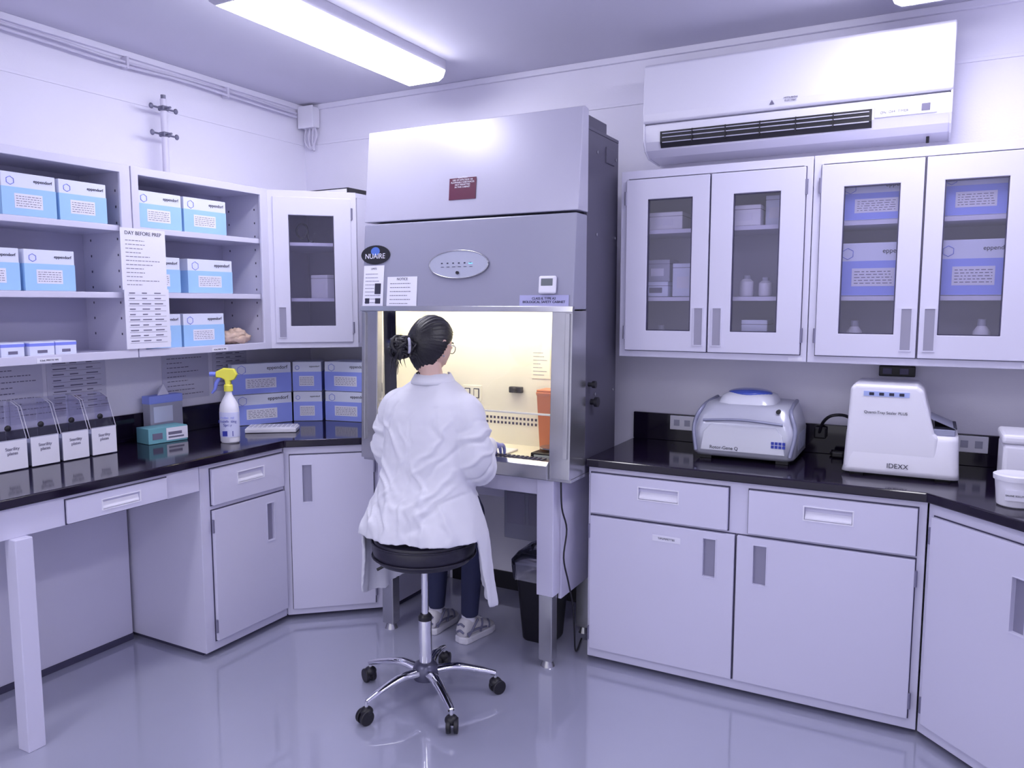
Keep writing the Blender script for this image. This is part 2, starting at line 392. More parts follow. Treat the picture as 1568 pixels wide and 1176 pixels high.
# ------------------------------------------------------------------ cartons
xs=-3.15
def lb(y0,z,w,h=.15,blue=None,back=0,seed=0): tip_box('tip_box_carton',(xs-back,y0,z),90,w,.25,h,blue,seed)
lb(1.74,1.941,.21,.165,seed=1); lb(1.965,1.941,.205,.165,seed=2)
lb(1.60,1.651,.20,.165,seed=3,back=.02); lb(1.82,1.651,.205,.165,seed=4,back=.02)
lb(2.315,1.941,.235,.165,seed=5); lb(2.565,1.941,.25,.165,seed=6)
lb(2.32,1.651,.225,.165,seed=7,back=.02); lb(2.59,1.651,.27,.165,seed=8,back=.02)
lb(2.32,1.391,.225,.16,seed=9,back=.03); lb(2.56,1.391,.245,.16,seed=10,back=.03)
for k,(y,w) in enumerate([(1.60,.10),(1.715,.09),(1.82,.10),(1.93,.09)]):
    setT((-3.17-.01*(k%2),y,1.391),90); P=grp('reagent_box')
    box(P,'carton',0,w,0,.12,0,.055,cartW,.002); boxes(P,'band',[(-.0005,w+.0005,-.0008,.121,.038,.050)],vioB); boxes(P,'label',[(w*.3,w*.7,-.0012,-.0004,.010,.022)],inkM); resetT()
cc=[((-3.345,2.99,.929),64,.33,.07),((-3.20,3.30,.929),34,.16,.14),((-3.06,3.41,.929),10,.28,.20),((-2.755,3.46,.929),0,.25,.20)]
for (o,an,w,dd) in cc:
    for lv in (0,1): tip_box('tip_box_carton',(o[0],o[1],o[2]+lv*.172),an,w,dd,.169,cabB,seed=int(w*100)+lv)
def cb(x,z,w,h,s): tip_box('tip_box_carton',(x,3.445,z),0,w,.2,h,cabB,s)
cb(-.36,1.932,.30,.16,31); cb(.0,1.932,.26,.17,32); cb(-.36,1.632,.30,.21,33); cb(.0,1.632,.27,.21,34)
greyB=M('grey_plastic',(.42,.42,.55),.5)
def jar(x,y,z,r,h,m=None,name='reagent_bottle'):
    P=grp(name); lathe(P,'body',(x,y,z),[(r*.9,0),(r,.006),(r,h*.7),(r*.6,h*.82),(r*.45,h*.85)],m or whiteP,20); lathe(P,'cap',(x,y,z),[(r*.5,h*.84),(r*.52,h*.86),(r*.5,h)],greyB,16)
def carton(name,x0,x1,y0,y1,z0,z1,m,band=None):
    P=grp(name); box(P,'body',x0,x1,y0,y1,z0,z1,m,.003)
    boxes(P,'label',[(x0+(x1-x0)*.2,x1-(x1-x0)*.25,y0-.001,y0,z0+(z1-z0)*.25,z0+(z1-z0)*.6)],band or paperM)
    boxes(P,'lid_seam',[(x0-.0005,x1+.0005,y0-.0006,y1+.0005,z1-.02,z1-.018)],inkM)
carton('storage_box',-1.16,-1.0,3.46,3.6,1.932,2.01,whiteP)
carton('storage_box',-.80,-.66,3.45,3.6,1.932,2.02,whiteP)
carton('storage_box',-.65,-.57,3.5,3.64,1.932,2.06,cartW)
carton('storage_box',-1.17,-1.06,3.46,3.62,1.632,1.70,cartW,inkM); carton('storage_box',-1.17,-1.06,3.48,3.62,1.701,1.80,greyB)
carton('storage_box',-1.04,-.94,3.46,3.6,1.632,1.78,cartW)
jar(-.72,3.50,1.632,.03,.09); jar(-.64,3.5,1.632,.028,.08)
jar(-1.10,3.5,1.381,.03,.12); jar(-1.03,3.5,1.381,.025,.1)
carton('storage_box',-.73,-.62,3.46,3.6,1.381,1.53,cartW,vioB)
jar(-.28,3.5,1.381,.03,.15); jar(.17,3.48,1.381,.03,.16)
carton('storage_box',-3.10,-2.98,3.36,3.5,1.631,1.76,whiteP); carton('storage_box',-2.96,-2.87,3.46,3.6,1.631,1.73,cartW)
P=grp('coiled_tube'); 
tube(P,'coil',[(-3.1+.04*math.cos(t*.6),3.30,2.0+.04*math.sin(t*.6)) for t in range(11)],.006,blackM,n=8,sub=3)
tube(P,'tail',[(-3.06,3.30,2.0),(-3.05,3.30,1.95),(-3.02,3.30,1.938)],.006,blackM,n=8)

# ------------------------------------------------------------------ posted sheets
setT((-3.113,0,0),90)
P=grp('paper_notice')
paper(P,'sheet_upper',2.20,2.425,1.66,1.93,0,12,'DAY BEFORE PREP',seed=3)
paper(P,'sheet_lower',2.205,2.43,1.40,1.665,-.0025,10,None,seed=4,table=True)
resetT(); setT((XL+.003,0,0),90)
for i,(y0,y1,z0,z1) in enumerate([(1.50,1.76,1.08,1.33),(1.79,2.03,1.09,1.34),(2.05,2.33,1.09,1.35),(2.64,2.93,1.10,1.34),(2.96,3.2,1.12,1.34)]):
    P=grp('wall_poster'); paper(P,'sheet',y0,y1,z0,z1,0,9,None,M('poster_grey',(.60,.59,.74),.8),seed=20+i,table=(i%2==0))
resetT()

# ------------------------------------------------------------------ biosafety cabinet
hoodM=M('hood_enamel',(.48,.47,.60),.30,var=.015,metal=.15); ctlM=M('hood_grey',(.31,.31,.42),.34,var=.02,metal=.1)
sideM=M('hood_dark_side',(.10,.095,.145),.4,metal=.3,var=.08)
inM=M('worktop_steel',(.80,.77,.68),.45,metal=.0,var=.05)
P=grp('biosafety_cabinet'); a,b=-2.41,-1.306
prism(P,'upper_hood',[(2.995,1.985),(3.04,2.41),(3.06,2.415),(3.10,2.41),(3.10,1.985)],'x',a-.005,b+.003,hoodM,.004)
prism(P,'control_fascia',[(2.955,1.575),(2.99,1.975),(3.10,1.975),(3.10,1.575)],'x',a,b,ctlM,.006)
prism(P,'fascia_lip',[(2.945,1.565),(2.95,1.59),(2.97,1.59),(2.97,1.565)],'x',a-.002,b+.002,steelM,.002)
for n,x0,x1 in (('frame_l',a,a+.095),('frame_r',b-.095,b)):
    prism(P,n,[(2.93,.86),(2.955,1.57),(3.10,1.57),(3.10,.86)],'x',x0,x1,steelM,.003)
    prism(P,n+'_track',[(2.922,.95),(2.945,1.56),(2.96,1.56),(2.94,.95)],'x',(x0+.01 if n=='frame_l' else x1-.03),(x0+.03 if n=='frame_l' else x1-.01),steelM,.002)
box(P,'side_r',b-.02,b,3.10,3.46,.86,2.33,sideM,.004); box(P,'side_l',a,a+.02,3.10,3.46,.86,2.33,sideM,.004)
box(P,'back',a+.02,b-.02,3.44,3.46,.86,2.33,sideM,.002); box(P,'top',a,b,3.10,3.46,2.33,2.345,sideM,.002)
box(P,'top_filter',a+.1,b-.02,3.12,3.36,2.345,2.40,sideM,.003)
box(P,'bottom',a,b,2.95,3.46,.845,.86,steelM,.002)
prism(P,'front_sill',[(2.915,.855),(2.91,.915),(2.93,.932),(3.03,.925),(3.03,.855)],'x',a+.095,b-.095,steelM,.003)
box(P,'work_floor',a+.09,b-.09,3.03,3.37,.89,.905,inM,.001)
box(P,'inner_back',a+.02,b-.02,3.36,3.37,.9,1.66,inM,0)
box(P,'inner_left',a+.085,a+.095,3.0,3.36,.9,1.66,inM,0); box(P,'inner_right',b-.095,b-.085,3.0,3.36,.9,1.66,inM,0)
box(P,'inner_ceiling',a+.02,b-.02,3.10,3.36,1.65,1.66,inM,0)
boxes(P,'front_grille_slots',[(a+.14+.022*k,a+.152+.022*k,2.955,3.0,.927,.9335) for k in range(38)],gapM)
L=[]
for k in range(42):
    for r in range(2): L.append((a+.12+.021*k,a+.13+.021*k,3.357,3.361,1.005+.024*r,1.017+.024*r))
boxes(P,'rear_slots',L,gapM)
cyl(P,'lamp_tube',(a+.12,3.16,1.625),(b-.12,3.16,1.625),.014,M('hood_lamp',(1,1,1),.5,emis=(1,.93,.68),es=32),12)
prism(P,'sash_glass',[(2.972,1.13),(2.990,1.62),(2.996,1.62),(2.978,1.13)],'x',a+.097,b-.097,sashM,0)
box(P,'sash_handle',a+.097,b-.097,2.968,2.984,1.122,1.130,M('sash_edge',(.80,.79,.72),.3),.002)
box(P,'outlet_plate',-2.09,-1.98,3.352,3.36,1.11,1.19,M('outlet_ivory',(.8,.78,.68),.4),.003)
boxes(P,'outlet_sockets',[(-2.078,-2.045,3.349,3.352,1.125,1.175),(-2.025,-1.992,3.349,3.352,1.125,1.175)],lblk,.002)
boxes(P,'outlet_socket_faces',[(-2.073,-2.050,3.347,3.349,1.13,1.17),(-2.020,-1.997,3.347,3.349,1.13,1.17)],M('outlet_ivory',(0,0,0)))
box(P,'valve_block',-1.815,-1.745,3.335,3.36,1.165,1.195,blackM,.004); cyl(P,'valve_knob',(-1.78,3.31,1.18),(-1.78,3.335,1.18),.012,blackM,14)
box(P,'petri_tray',-1.92,-1.70,3.10,3.22,.906,.915,whiteP,.003)
setT((0,3.358,0),0); paper(P,'inner_notice',-1.70,-1.60,1.24,1.38,0,7,None,M('notice_cream',(.85,.82,.7),.8),seed=9); resetT()
def fy(z): return 2.955+(z-1.575)*(.035/.4) if z<1.98 else 2.995+(z-1.985)*(.045/.425)
def tilt(x,z):
    global T
    T=Matrix.Translation((x,fy(z)-.002,z))@Matrix.Rotation(math.radians(-5.5),4,'X')
tilt(-2.335,1.83); 
prism(P,'maker_badge',[(.085*math.cos(t*math.pi/16),.045*math.sin(t*math.pi/16)) for t in range(32)],'y',-.004,0,blackM,.001)
prism(P,'badge_globe',[(.026*math.cos(t*math.pi/8),.016+.020*math.sin(t*math.pi/8)) for t in range(16)],'y',-.005,-.004,M('badge_blue',(.08,.16,.55),.3),0)
text(P,'badge_text','NUAIRE',0,-.0055,-.008,.034,paperM)
tilt(-1.869,1.774)
prism(P,'control_oval',[(.155*math.cos(t*math.pi/20),.062*math.sin(t*math.pi/20)) for t in range(40)],'y',-.006,0,M('oval_silver',(.46,.48,.60),.25,metal=.3),.002)
tubes(P,'control_oval_rim',[([(.155*math.cos(t*math.pi/20),-.006,.062*math.sin(t*math.pi/20)) for t in range(41)],.0025)],steelM,n=6,sub=1)
boxes(P,'control_marks',[(-.09+.03*k,-.082+.03*k,-.0075,-.006,.003,.008) for k in range(6)]+[(-.09+.03*k,-.075+.03*k,-.0075,-.006,-.012,-.010) for k in range(6)],lblk)
cyl(P,'key_switch',(0,-.014,-.038),(0,-.006,-.038),.007,blackM,12)
boxes(P,'indicator_led',[(.055,.075,-.0078,-.006,.001,.005)],M('led_blue',(.1,.5,1),.3,emis=(.2,.5,1),es=1.2))
tilt(-1.869,2.11)
box(P,'warning_sticker',-.07,.07,-.0012,0,-.048,.048,M('maroon_sticker',(.10,.01,.045),.4),0)
text(P,'warning_text','CAUTION\nUSE OF EXPLOSIVE OR\nFLAMMABLE SUBSTANCES\nNOT PERMITTED\nIN THIS CABINET',0,-.002,.028,.0105,paperM)
tilt(-2.342,1.685); paper(P,'hood_notice_a',-.06,.06,-.1,.095,0,9,'LIMITS',seed=5); boxes(P,'notice_a_picture',[(.01,.045,-.003,-.0015,-.04,.01),(-.045,-.02,-.003,-.0015,-.085,-.06),(.015,.045,-.003,-.0015,-.085,-.06)],lblk)
tilt(-2.175,1.655); paper(P,'hood_notice_b',-.085,.085,-.072,.07,0,6,'NOTICE',seed=6)
tilt(-1.416,1.685)
box(P,'thermometer',-.045,.035,-.018,0,-.045,.03,whiteP,.008,3); box(P,'thermometer_lcd',-.032,.022,-.019,-.0175,-.012,.018,M('lcd',(.16,.18,.20),.2),.001)
tilt(-1.44,1.606)
box(P,'class_label',-.115,.115,-.001,0,-.028,.03,M('label_lilac',(.42,.42,.70),.4),0)
text(P,'class_text','CLASS II, TYPE A2\nBIOLOGICAL SAFETY CABINET',0,-.002,.008,.0145,lblk)
resetT()
for (y,z,r) in ((3.13,1.25,.016),(3.16,1.17,.022)):
    cyl(P,'service_valve',(b-.001,y,z),(b+.03,y,z),r*.6,blackM,14); cyl(P,'service_knob',(b+.02,y,z),(b+.034,y,z),r,blackM,16)
for z in (1.2,1.9,2.25): 
    for y in (3.2,3.42): cyl(P,'bolt',(b-.001,y,z),(b+.004,y,z),.007,steelM,8)
box(P,'exhaust_bracket',b-.03,b+.006,3.3,3.40,2.22,2.29,sideM,.003)
for n,x,y in (('leg_fr',-1.43,2.99),('leg_fl',-2.29,2.99),('leg_br',-1.43,3.40),('leg_bl',-2.29,3.40)):
    box(P,n,x-.04,x+.04,y-.035,y+.035,.33,.845,cabM,.003)
    box(P,n+'_post',x-.032,x+.032,y-.028,y+.028,.03,.33,steelM,.003)
    cyl(P,n+'_foot',(x,y,0),(x,y,.03),.032,steelM,16,.02)
box(P,'stand_rail_front',-2.25,-1.47,2.97,3.0,.775,.845,cabM,.002); box(P,'stand_rail_back',-2.25,-1.47,3.39,3.41,.62,.845,cabM,.002)
box(P,'stand_side_panel',-1.40,-1.385,3.03,3.42,.30,.845,cabM,.002)
box(P,'stand_side_panel_l',-2.335,-2.32,3.03,3.42,.30,.845,cabM,.002)
box(P,'drain_valve',-1.62,-1.52,3.02,3.05,.80,.825,steelM,.004); cyl(P,'drain_knob',(-1.60,2.99,.81),(-1.60,3.02,.81),.014,blackM,12)
box(P,'rear_panel',-1.86,-1.60,3.37,3.385,.42,.72,ctlM,.004); boxes(P,'rear_panel_windows',[(-1.84,-1.74,3.366,3.37,.5,.66),(-1.72,-1.62,3.366,3.37,.5,.66)],recM,.003)
P=grp('power_cord'); tube(P,'cord',[(-1.375,3.0,.84),(-1.37,3.0,.72),(-1.36,3.03,.62),(-1.36,3.0,.5),(-1.355,3.04,.38),(-1.35,3.08,.26),(-1.35,3.1,.14),(-1.36,3.14,.02),(-1.40,3.3,.008)],.004,blackM,n=8)
P=grp('sharps_container'); orgM=M('sharps_red',(.60,.20,.11),.45)
loft(P,'bin',[[(-1.563+sx*w,3.285+sy*w,z) for sx,sy in((-1,-1),(1,-1),(1,1),(-1,1))] for z,w in((.906,.038),(1.17,.049),(1.18,.052),(1.19,.052))],orgM,smooth=False,bevel=.004)
box(P,'lid',-1.613,-1.513,3.235,3.335,1.19,1.20,orgM,.004)
P=grp('bench_scale'); box(P,'body',-1.55,-1.42,3.05,3.2,.906,.94,blackM,.006); lathe(P,'pan',(-1.485,3.14,.94),[(.02,0),(.02,.008),(.055,.010),(.055,.016),(.02,.016)],steelM,28); box(P,'display',-1.53,-1.44,3.045,3.052,.912,.932,M('lcd2',(.45,.5,.5),.2),.001)
P=grp('sample_bottle'); lathe(P,'body',(-1.86,3.16,.916),[(.022,0),(.024,.004),(.024,.05),(.014,.062),(.014,.07)],whiteP,18); lathe(P,'cap',(-1.86,3.16,.916),[(.017,.066),(.017,.085)],vioB,18)

# ------------------------------------------------------------------ air conditioner
P=grp('air_conditioner'); acM=M('ac_plastic',(.72,.71,.84),.20,var=.01); A,B=-1.20,.03
prism(P,'body',[(3.722,2.665),(3.53,2.665),(3.515,2.41),(3.492,2.405),(3.495,2.33),(3.515,2.295),(3.56,2.270),(3.722,2.262)],'x',A+.006,B-.006,acM,.006)
prism(P,'front_panel',[(3.53,2.675),(3.505,2.672),(3.490,2.66),(3.478,2.45),(3.482,2.418),(3.49,2.412),(3.53,2.412)],'x',A,B,acM,.006,seg=3)
for n,x0,x1 in (('side_cap_l',A,A+.008),('side_cap_r',B-.008,B)):
    prism(P,n,[(3.724,2.672),(3.53,2.672),(3.49,2.41),(3.49,2.33),(3.51,2.292),(3.56,2.265),(3.724,2.258)],'x',x0,x1,acM,.003)
prism(P,'air_outlet',[(3.4915,2.372),(3.4885,2.372),(3.4900,2.325),(3.505,2.302),(3.520,2.302)],'x',-1.12,-.25,blackM,0)
for k,(y,z) in enumerate(((3.485,2.36),(3.484,2.343),(3.488,2.322))): 
    prism(P,'louver',[(y,z),(y+.001,z+.004),(y+.012,z+.002),(y+.012,z-.001)],'x',-1.11,-.26,greyB,.0005)
boxes(P,'vane_ribs',[(-1.12+.145*k,-1.116+.145*k,3.482,3.5,2.315,2.372) for k in range(1,6)],blackM)
box(P,'display_window',-.24,-.02,3.4885,3.492,2.335,2.38,whiteP,.002)
text(P,'display_text','ON  OFF  TIMER',-.17,3.487,2.352,.014,inkM); boxes(P,'badge',[(-.075,-.045,3.486,3.489,2.345,2.372)],inkM)
text(P,'logo','MITSUBISHI\nELECTRIC',-.56,3.4765,2.446,.011,inkM)
prism(P,'logo_mark',[(-.635,2.45),(-.625,2.432),(-.645,2.432)],'y',3.4765,3.480,inkM,0)
cyl(P,'sensor_stub',(-.05,3.6,2.24),(-.05,3.6,2.265),.006,blackM,8)

# ------------------------------------------------------------------ pipes / cables / junction
P=grp('junction_box'); box(P,'box',-3.44,-3.33,3.66,3.725,2.66,2.78,whiteP,.006); box(P,'cover',-3.445,-3.325,3.655,3.662,2.655,2.785,whiteP,.004)
for k in range(3):
    tube(P,'cable_loop',[(-3.42+.03*k,3.70,2.66),(-3.43+.03*k,3.70,2.59),(-3.40+.02*k,3.70,2.545-.01*k),(-3.36,3.70,2.56),(-3.345+.005*k,3.70,2.61),(-3.35,3.70,2.66)],.006,cableM,n=8)
P=grp('ceiling_cable')
for k,(dz,am) in enumerate(((0,.006),(-.022,.007))):
    tube(P,'cable',[(XL+.032+.008*k,YF+.2+.35*j,2.745+dz+am*math.sin(j*2.1+k)) for j in range(15)]+[(XL+.03,3.63,2.74+dz)],.007,cableM,n=8,sub=4)
boxes(P,'cable_clips',[(XL+.003,XL+.048,y-.006,y+.006,2.71,2.765) for y in (.5,1.2,1.9,2.5,3.1)],cableM)
P=grp('pipe_clamp_stand'); gm=M('cast_grey',(.16,.16,.24),.4,metal=.3); px=2.66
cyl(P,'pipe',(-3.38,px,2.20),(-3.38,px,2.60),.016,cableM,16); cyl(P,'pipe_tip',(-3.38,px,2.56),(-3.38,px,2.62),.012,gm,12)
lathe(P,'flange',(-3.38,px,2.20),[(.045,0),(.045,.008),(.02,.012),(.018,.03)],gm,20)
for z in (2.43,2.555):
    cyl(P,'cross_bar',(-3.38,px-.07,z),(-3.38,px+.07,z),.005,gm,10); box(P,'clamp',-3.40,-3.36,px-.02,px+.02,z-.012,z+.012,gm,.005)
    for y in (px-.07,px+.07): ell(P,'wing_nut',(-3.38,y,z),(.008,.012,.014),gm)
    cyl(P,'thumb_screw',(-3.355,px,z),(-3.33,px,z),.006,gm,8)

# ------------------------------------------------------------------ left counter items
for k in range(4):
    y0=1.70+.132*k
    setT((-3.235,y0,.929),90); P=grp('acrylic_bin')
    prism(P,'bin',[(0,0),(.0,.12),(.05,.25),(.10,.27),(.15,.27),(.15,0)],'x',.002,.122,acry,.001)
    boxes(P,'front_label',[(.004,.12,-.003,-.001,.004,.122)],paperM)
    text(P,'label_text','Sterility\nplates',.062,-.004,.08,.018,inkM)
    box(P,'contents',.01,.114,.012,.13,.003,.10,cartW,.002)
    ell(P,'knob',(.062,.02,.17),(.013,.008,.013),blackM); boxes(P,'hinge_line',[(.004,.12,-.002,.0,.122,.126)],greyB)
    tubes(P,'rim_edges',[([(x_,0,.12),(x_,.05,.25),(x_,.10,.27),(x_,.15,.27)],.0015) for x_ in (.002,.122)],whiteP,n=5,sub=1)
    resetT()
P=grp('glove_box'); setT((-3.26,2.40,.929),82)
box(P,'carton',0,.20,0,.11,0,.075,M('teal_box',(.16,.40,.48),.5),.002); boxes(P,'panel',[(.09,.201,-.001,.111,.01,.07)],paperM); boxes(P,'print',[(.1,.18,-.002,-.001,.02,.028),(.1,.17,-.002,-.001,.036,.05),(.02,.07,-.0012,0,.02,.05)],inkM); resetT()
P=grp('wipes_dispenser'); setT((-3.375,2.50,.929),90)
box(P,'carton',0,.19,0,.055,.0,.19,M('wipes_grey',(.44,.44,.55),.5),.003); box(P,'window',.02,.13,-.001,0,.08,.16,cartW,.004); boxes(P,'lid',[(-.002,.192,-.002,.057,.175,.215)],cabB,.003)
mk(P,'tissue',[(.05,.01,.21),(.13,.02,.21),(.09,.05,.21),(.06,.0,.26),(.12,.05,.265)],[(0,1,4,3),(1,2,4),(2,0,3)],paperM); resetT()
P=grp('spray_bottle'); c=(-2.985,2.645,.929)
lathe(P,'bottle',c,[(.045,0),(.050,.006),(.051,.16),(.047,.185),(.03,.215),(.018,.235),(.017,.255)],whiteP,32,sx=1.0,sy=.8)
lathe(P,'label',c,[(.0515,.03),(.0518,.15)],M('label_white_blue',(.66,.68,.94),.5),32,sy=.805)
setT(c,35)
text(P,'label_text_a','Professional',0,-.0445,.125,.013,vioB); text(P,'label_text','Disinfecting\nSpray',0,-.0445,.098,.018,M('ink_blue',(.02,.03,.35),.5)); boxes(P,'label_panel',[(-.025,.025,-.0435,-.0425,.035,.06)],M('ink_blue',(0,0,0)))
yel=M('nozzle_yellow',(.85,.80,.08),.4)
lathe(P,'collar',(0,0,.25),[(.021,0),(.021,.028),(.016,.034)],yel,20)
prism(P,'sprayer_head',[(-.055,.318),(-.055,.345),(-.02,.362),(.03,.358),(.045,.33),(.03,.305),(.012,.30),(.012,.28),(-.012,.28),(-.014,.305),(-.03,.315)],'y',-.015,.015,yel,.005,seg=3)
cyl(P,'nozzle',(-.085,0,.333),(-.055,0,.333),.011,vioB,14)
tube(P,'trigger',[(-.035,0,.318),(-.055,0,.29),(-.062,0,.262),(-.078,0,.24)],[.008,.010,.008,.005],vioB,n=8)
resetT()
P=grp('tube_rack'); setT((-3.12,2.86,.929),35)
box(P,'tray',0,.26,0,.13,0,.022,whiteP,.004); box(P,'rim',.006,.254,.006,.124,.022,.028,whiteP,.003)
boxes(P,'wells',[(.015+.024*i,.033+.024*i,.014+.027*j,.032+.027*j,.0275,.0285) for i in range(10) for j in range(4)],greyB); resetT()
P=grp('glove_bag'); v,f=ellip((-3.22,2.90,1.425),(.07,.09,.035),40,24)
v=[Vector(p)+Vector((0,0,1))*.018*noise.noise(Vector(p)*38)+(Vector(p)-Vector((-3.22,2.90,1.425))).normalized()*.016*noise.noise(Vector(p)*55+Vector((3,1,2))) for p in v]
for p in v: p.z=max(p.z,1.392)
mk(P,'bag',v,f,M('bag_tan',(.60,.44,.36),.5,var=.35,vscale=40),smooth=True)
def outlet(x,y,z,m=whiteP):
    P=grp('wall_outlet'); box(P,'plate',x-.06,x+.06,y-.006,y,z-.035,z+.035,m,.003); boxes(P,'sockets',[(x-.04,x-.012,y-.008,y-.006,z-.015,z+.015),(x+.012,x+.04,y-.008,y-.006,z-.015,z+.015)],greyB,.002)
outlet(-1.05,YB-.023,1.02); outlet(.17,YB-.023,1.02)
P=grp('power_strip'); box(P,'body',-.19,-.05,3.69,3.725,1.29,1.335,blackM,.004); boxes(P,'sockets',[(-.175,-.14,3.687,3.69,1.30,1.325),(-.11,-.075,3.687,3.69,1.30,1.325)],inkM,.002)
P=grp('power_cable')
tube(P,'cable',[(-.42,3.68,1.02),(-.40,3.64,1.08),(-.36,3.62,1.115),(-.30,3.64,1.11),(-.27,3.67,1.05),(-.26,3.68,.98),(-.30,3.66,.945),(-.37,3.68,.937)],.007,blackM,n=10)
box(P,'plug',-.44,-.39,3.67,3.70,1.0,1.05,blackM,.006)
box(P,'coupler',-.36,-.31,3.62,3.66,.93,.955,blackM,.006)

# ------------------------------------------------------------------ instruments
silM=M('instrument_silver',(.54,.55,.66),.28,metal=.3,var=.02); dsil=M('instrument_grey',(.28,.29,.42),.35,metal=.3)
lidM=M('lid_light',(.70,.71,.82),.25,metal=.1)
P=grp('thermal_cycler')
def rr(x0,x1,y0,y1,z,r=.04,n=5):
    pts=[]
    for cx,cy,a0 in((x1-r,y0+r,-90),(x1-r,y1-r,0),(x0+r,y1-r,90),(x0+r,y0+r,180)):
        for k in range(n+1):
            t=math.radians(a0+90*k/n); pts.append((cx+r*math.cos(t),cy+r*math.sin(t),z))
    return pts
X0,X1,Y0,Y1=-.90,-.47,3.33,3.68
loft(P,'body',[rr(X0+.012,X1-.012,Y0+.012,Y1,.945),rr(X0,X1,Y0,Y1,.96),rr(X0,X1,Y0,Y1,1.06),rr(X0+.015,X1-.015,Y0+.01,Y1,1.12,.05),rr(X0+.035,X1-.03,Y0+.045,Y1,1.16,.06),rr(X0+.045,X1-.04,Y0+.06,Y1,1.17,.06)],silM)
loft(P,'lid',[rr(X0+.075,X1-.09,Y0+.035,Y1-.03,1.10,.05),rr(X0+.08,X1-.095,Y0+.045,Y1-.03,1.15,.05),rr(X0+.10,X1-.115,Y0+.08,Y1-.05,1.20,.06),rr(X0+.13,X1-.145,Y0+.11,Y1-.08,1.216,.06)],lidM)
ell(P,'lid_window',(-.69,3.51,1.210),(.095,.09,.020),M('blue_window',(.05,.09,.45),.1,coat=.6),32,14)
prism(P,'front_recess',[(X0+.04,.97),(X0+.05,1.05),(X0+.08,1.085),(X1-.08,1.085),(X1-.05,1.05),(X1-.04,.97)],'y',Y0-.004,Y0+.01,lidM,.003)
tube(P,'front_curve',[(X0+.05,Y0-.006,1.10),(-.69,Y0-.02,1.112),(X1-.05,Y0-.006,1.10)],.006,dsil,n=8)
tube(P,'side_band',[(X1-.02,Y0+.0,.965),(X1-.004,Y0+.02,1.07),(X1-.03,Y0+.06,1.15),(X1-.04,Y1-.06,1.17)],.009,dsil,n=8)
tube(P,'side_band_l',[(X0+.02,Y0+.0,.965),(X0+.004,Y0+.02,1.07),(X0+.03,Y0+.06,1.15),(X0+.04,Y1-.06,1.17)],.009,dsil,n=8)
boxes(P,'vent_slots',[(X1-.001,X1+.001,Y0+.10+.025*k,Y0+.112+.025*k,.98,1.05) for k in range(8)],dsil)
boxes(P,'foot',[(X0+.03,X0+.08,Y0+.03,Y0+.08,.929,.946),(X1-.08,X1-.03,Y0+.03,Y0+.08,.929,.946),(X0+.03,X0+.08,Y1-.08,Y1-.03,.929,.946),(X1-.08,X1-.03,Y1-.08,Y1-.03,.929,.946)],blackM)
boxes(P,'brand_squares',[(-.565+.015*i,-.553+.015*i,Y0-.006,Y0-.004,1.0+.015*j,1.012+.015*j) for i in range(4) for j in range(2)],M('logo_navy',(.03,.05,.40),.5))
text(P,'model_text','Rotor-Gene Q',-.76,Y0-.005,.985,.02,lblk)
cyl(P,'button',(-.545,Y0+.02,1.15),(-.545,Y0+.045,1.15),.009,blackM,14)
P=grp('tray_sealer')
loft(P,'lower_body',[rr(-.29,.12,3.30,3.62,.94,.03),rr(-.285,.118,3.30,3.62,.96,.035),rr(-.28,.112,3.31,3.62,1.08,.035),rr(-.278,.11,3.315,3.62,1.10,.03)],whiteP)
prism(P,'tower',[(-.282,.95),(-.268,1.275),(-.25,1.288),(-.035,1.288),(-.012,1.272),(.0,1.22),(.03,1.11),(.045,1.095),(.045,.95)],'y',3.305,3.60,whiteP,.014,seg=4)
box(P,'input_tray',.02,.10,3.34,3.58,1.10,1.125,dsil,.004); boxes(P,'tray_mat',[(.03,.105,3.36,3.56,1.125,1.131)],lblk,.002)
mk(P,'tray_guard',[(.0,3.34,1.17),(.0,3.56,1.17),(.10,3.56,1.128),(.10,3.34,1.128)],[(0,1,2,3)],dsil)
boxes(P,'display_strip',[(-.22,-.06,3.3025,3.3055,1.243,1.262)],M('strip_pale_blue',(.40,.48,.85),.4)); boxes(P,'keys',[(-.2+.035*k,-.183+.035*k,3.301,3.3035,1.247,1.258) for k in range(4)],lblk)
text(P,'model_text','Quanti-Tray Sealer PLUS',-.14,3.302,1.18,.015,lblk)
text(P,'maker_text','IDEXX',-.09,3.297,.975,.026,lblk)
boxes(P,'foot',[(-.26,-.21,3.33,3.37,.929,.941),(.04,.09,3.33,3.37,.929,.941),(-.26,-.21,3.55,3.59,.929,.941),(.04,.09,3.55,3.59,.929,.941)],blackM)
P=grp('sample_cooler'); box(P,'body',.245,.50,3.22,3.44,.929,1.105,whiteP,.014,3); box(P,'lid',.24,.505,3.215,3.445,1.105,1.14,whiteP,.012,3); boxes(P,'latch',[(.33,.40,3.208,3.216,1.07,1.12)],greyB,.003)
P=grp('saline_tub'); lathe(P,'tub',(.275,3.04,.929),[(.05,0),(.054,.004),(.062,.085),(.062,.09)],whiteP,32); lathe(P,'lid',(.275,3.04,.929),[(.067,.088),(.068,.104),(.06,.108),(.05,.105)],whiteP,32)
boxes(P,'label',[(.24,.31,2.9785,2.981,.955,.99)],paperM); text(P,'label_text','SALINE SOLUTION',.275,2.977,.972,.008,lblk)

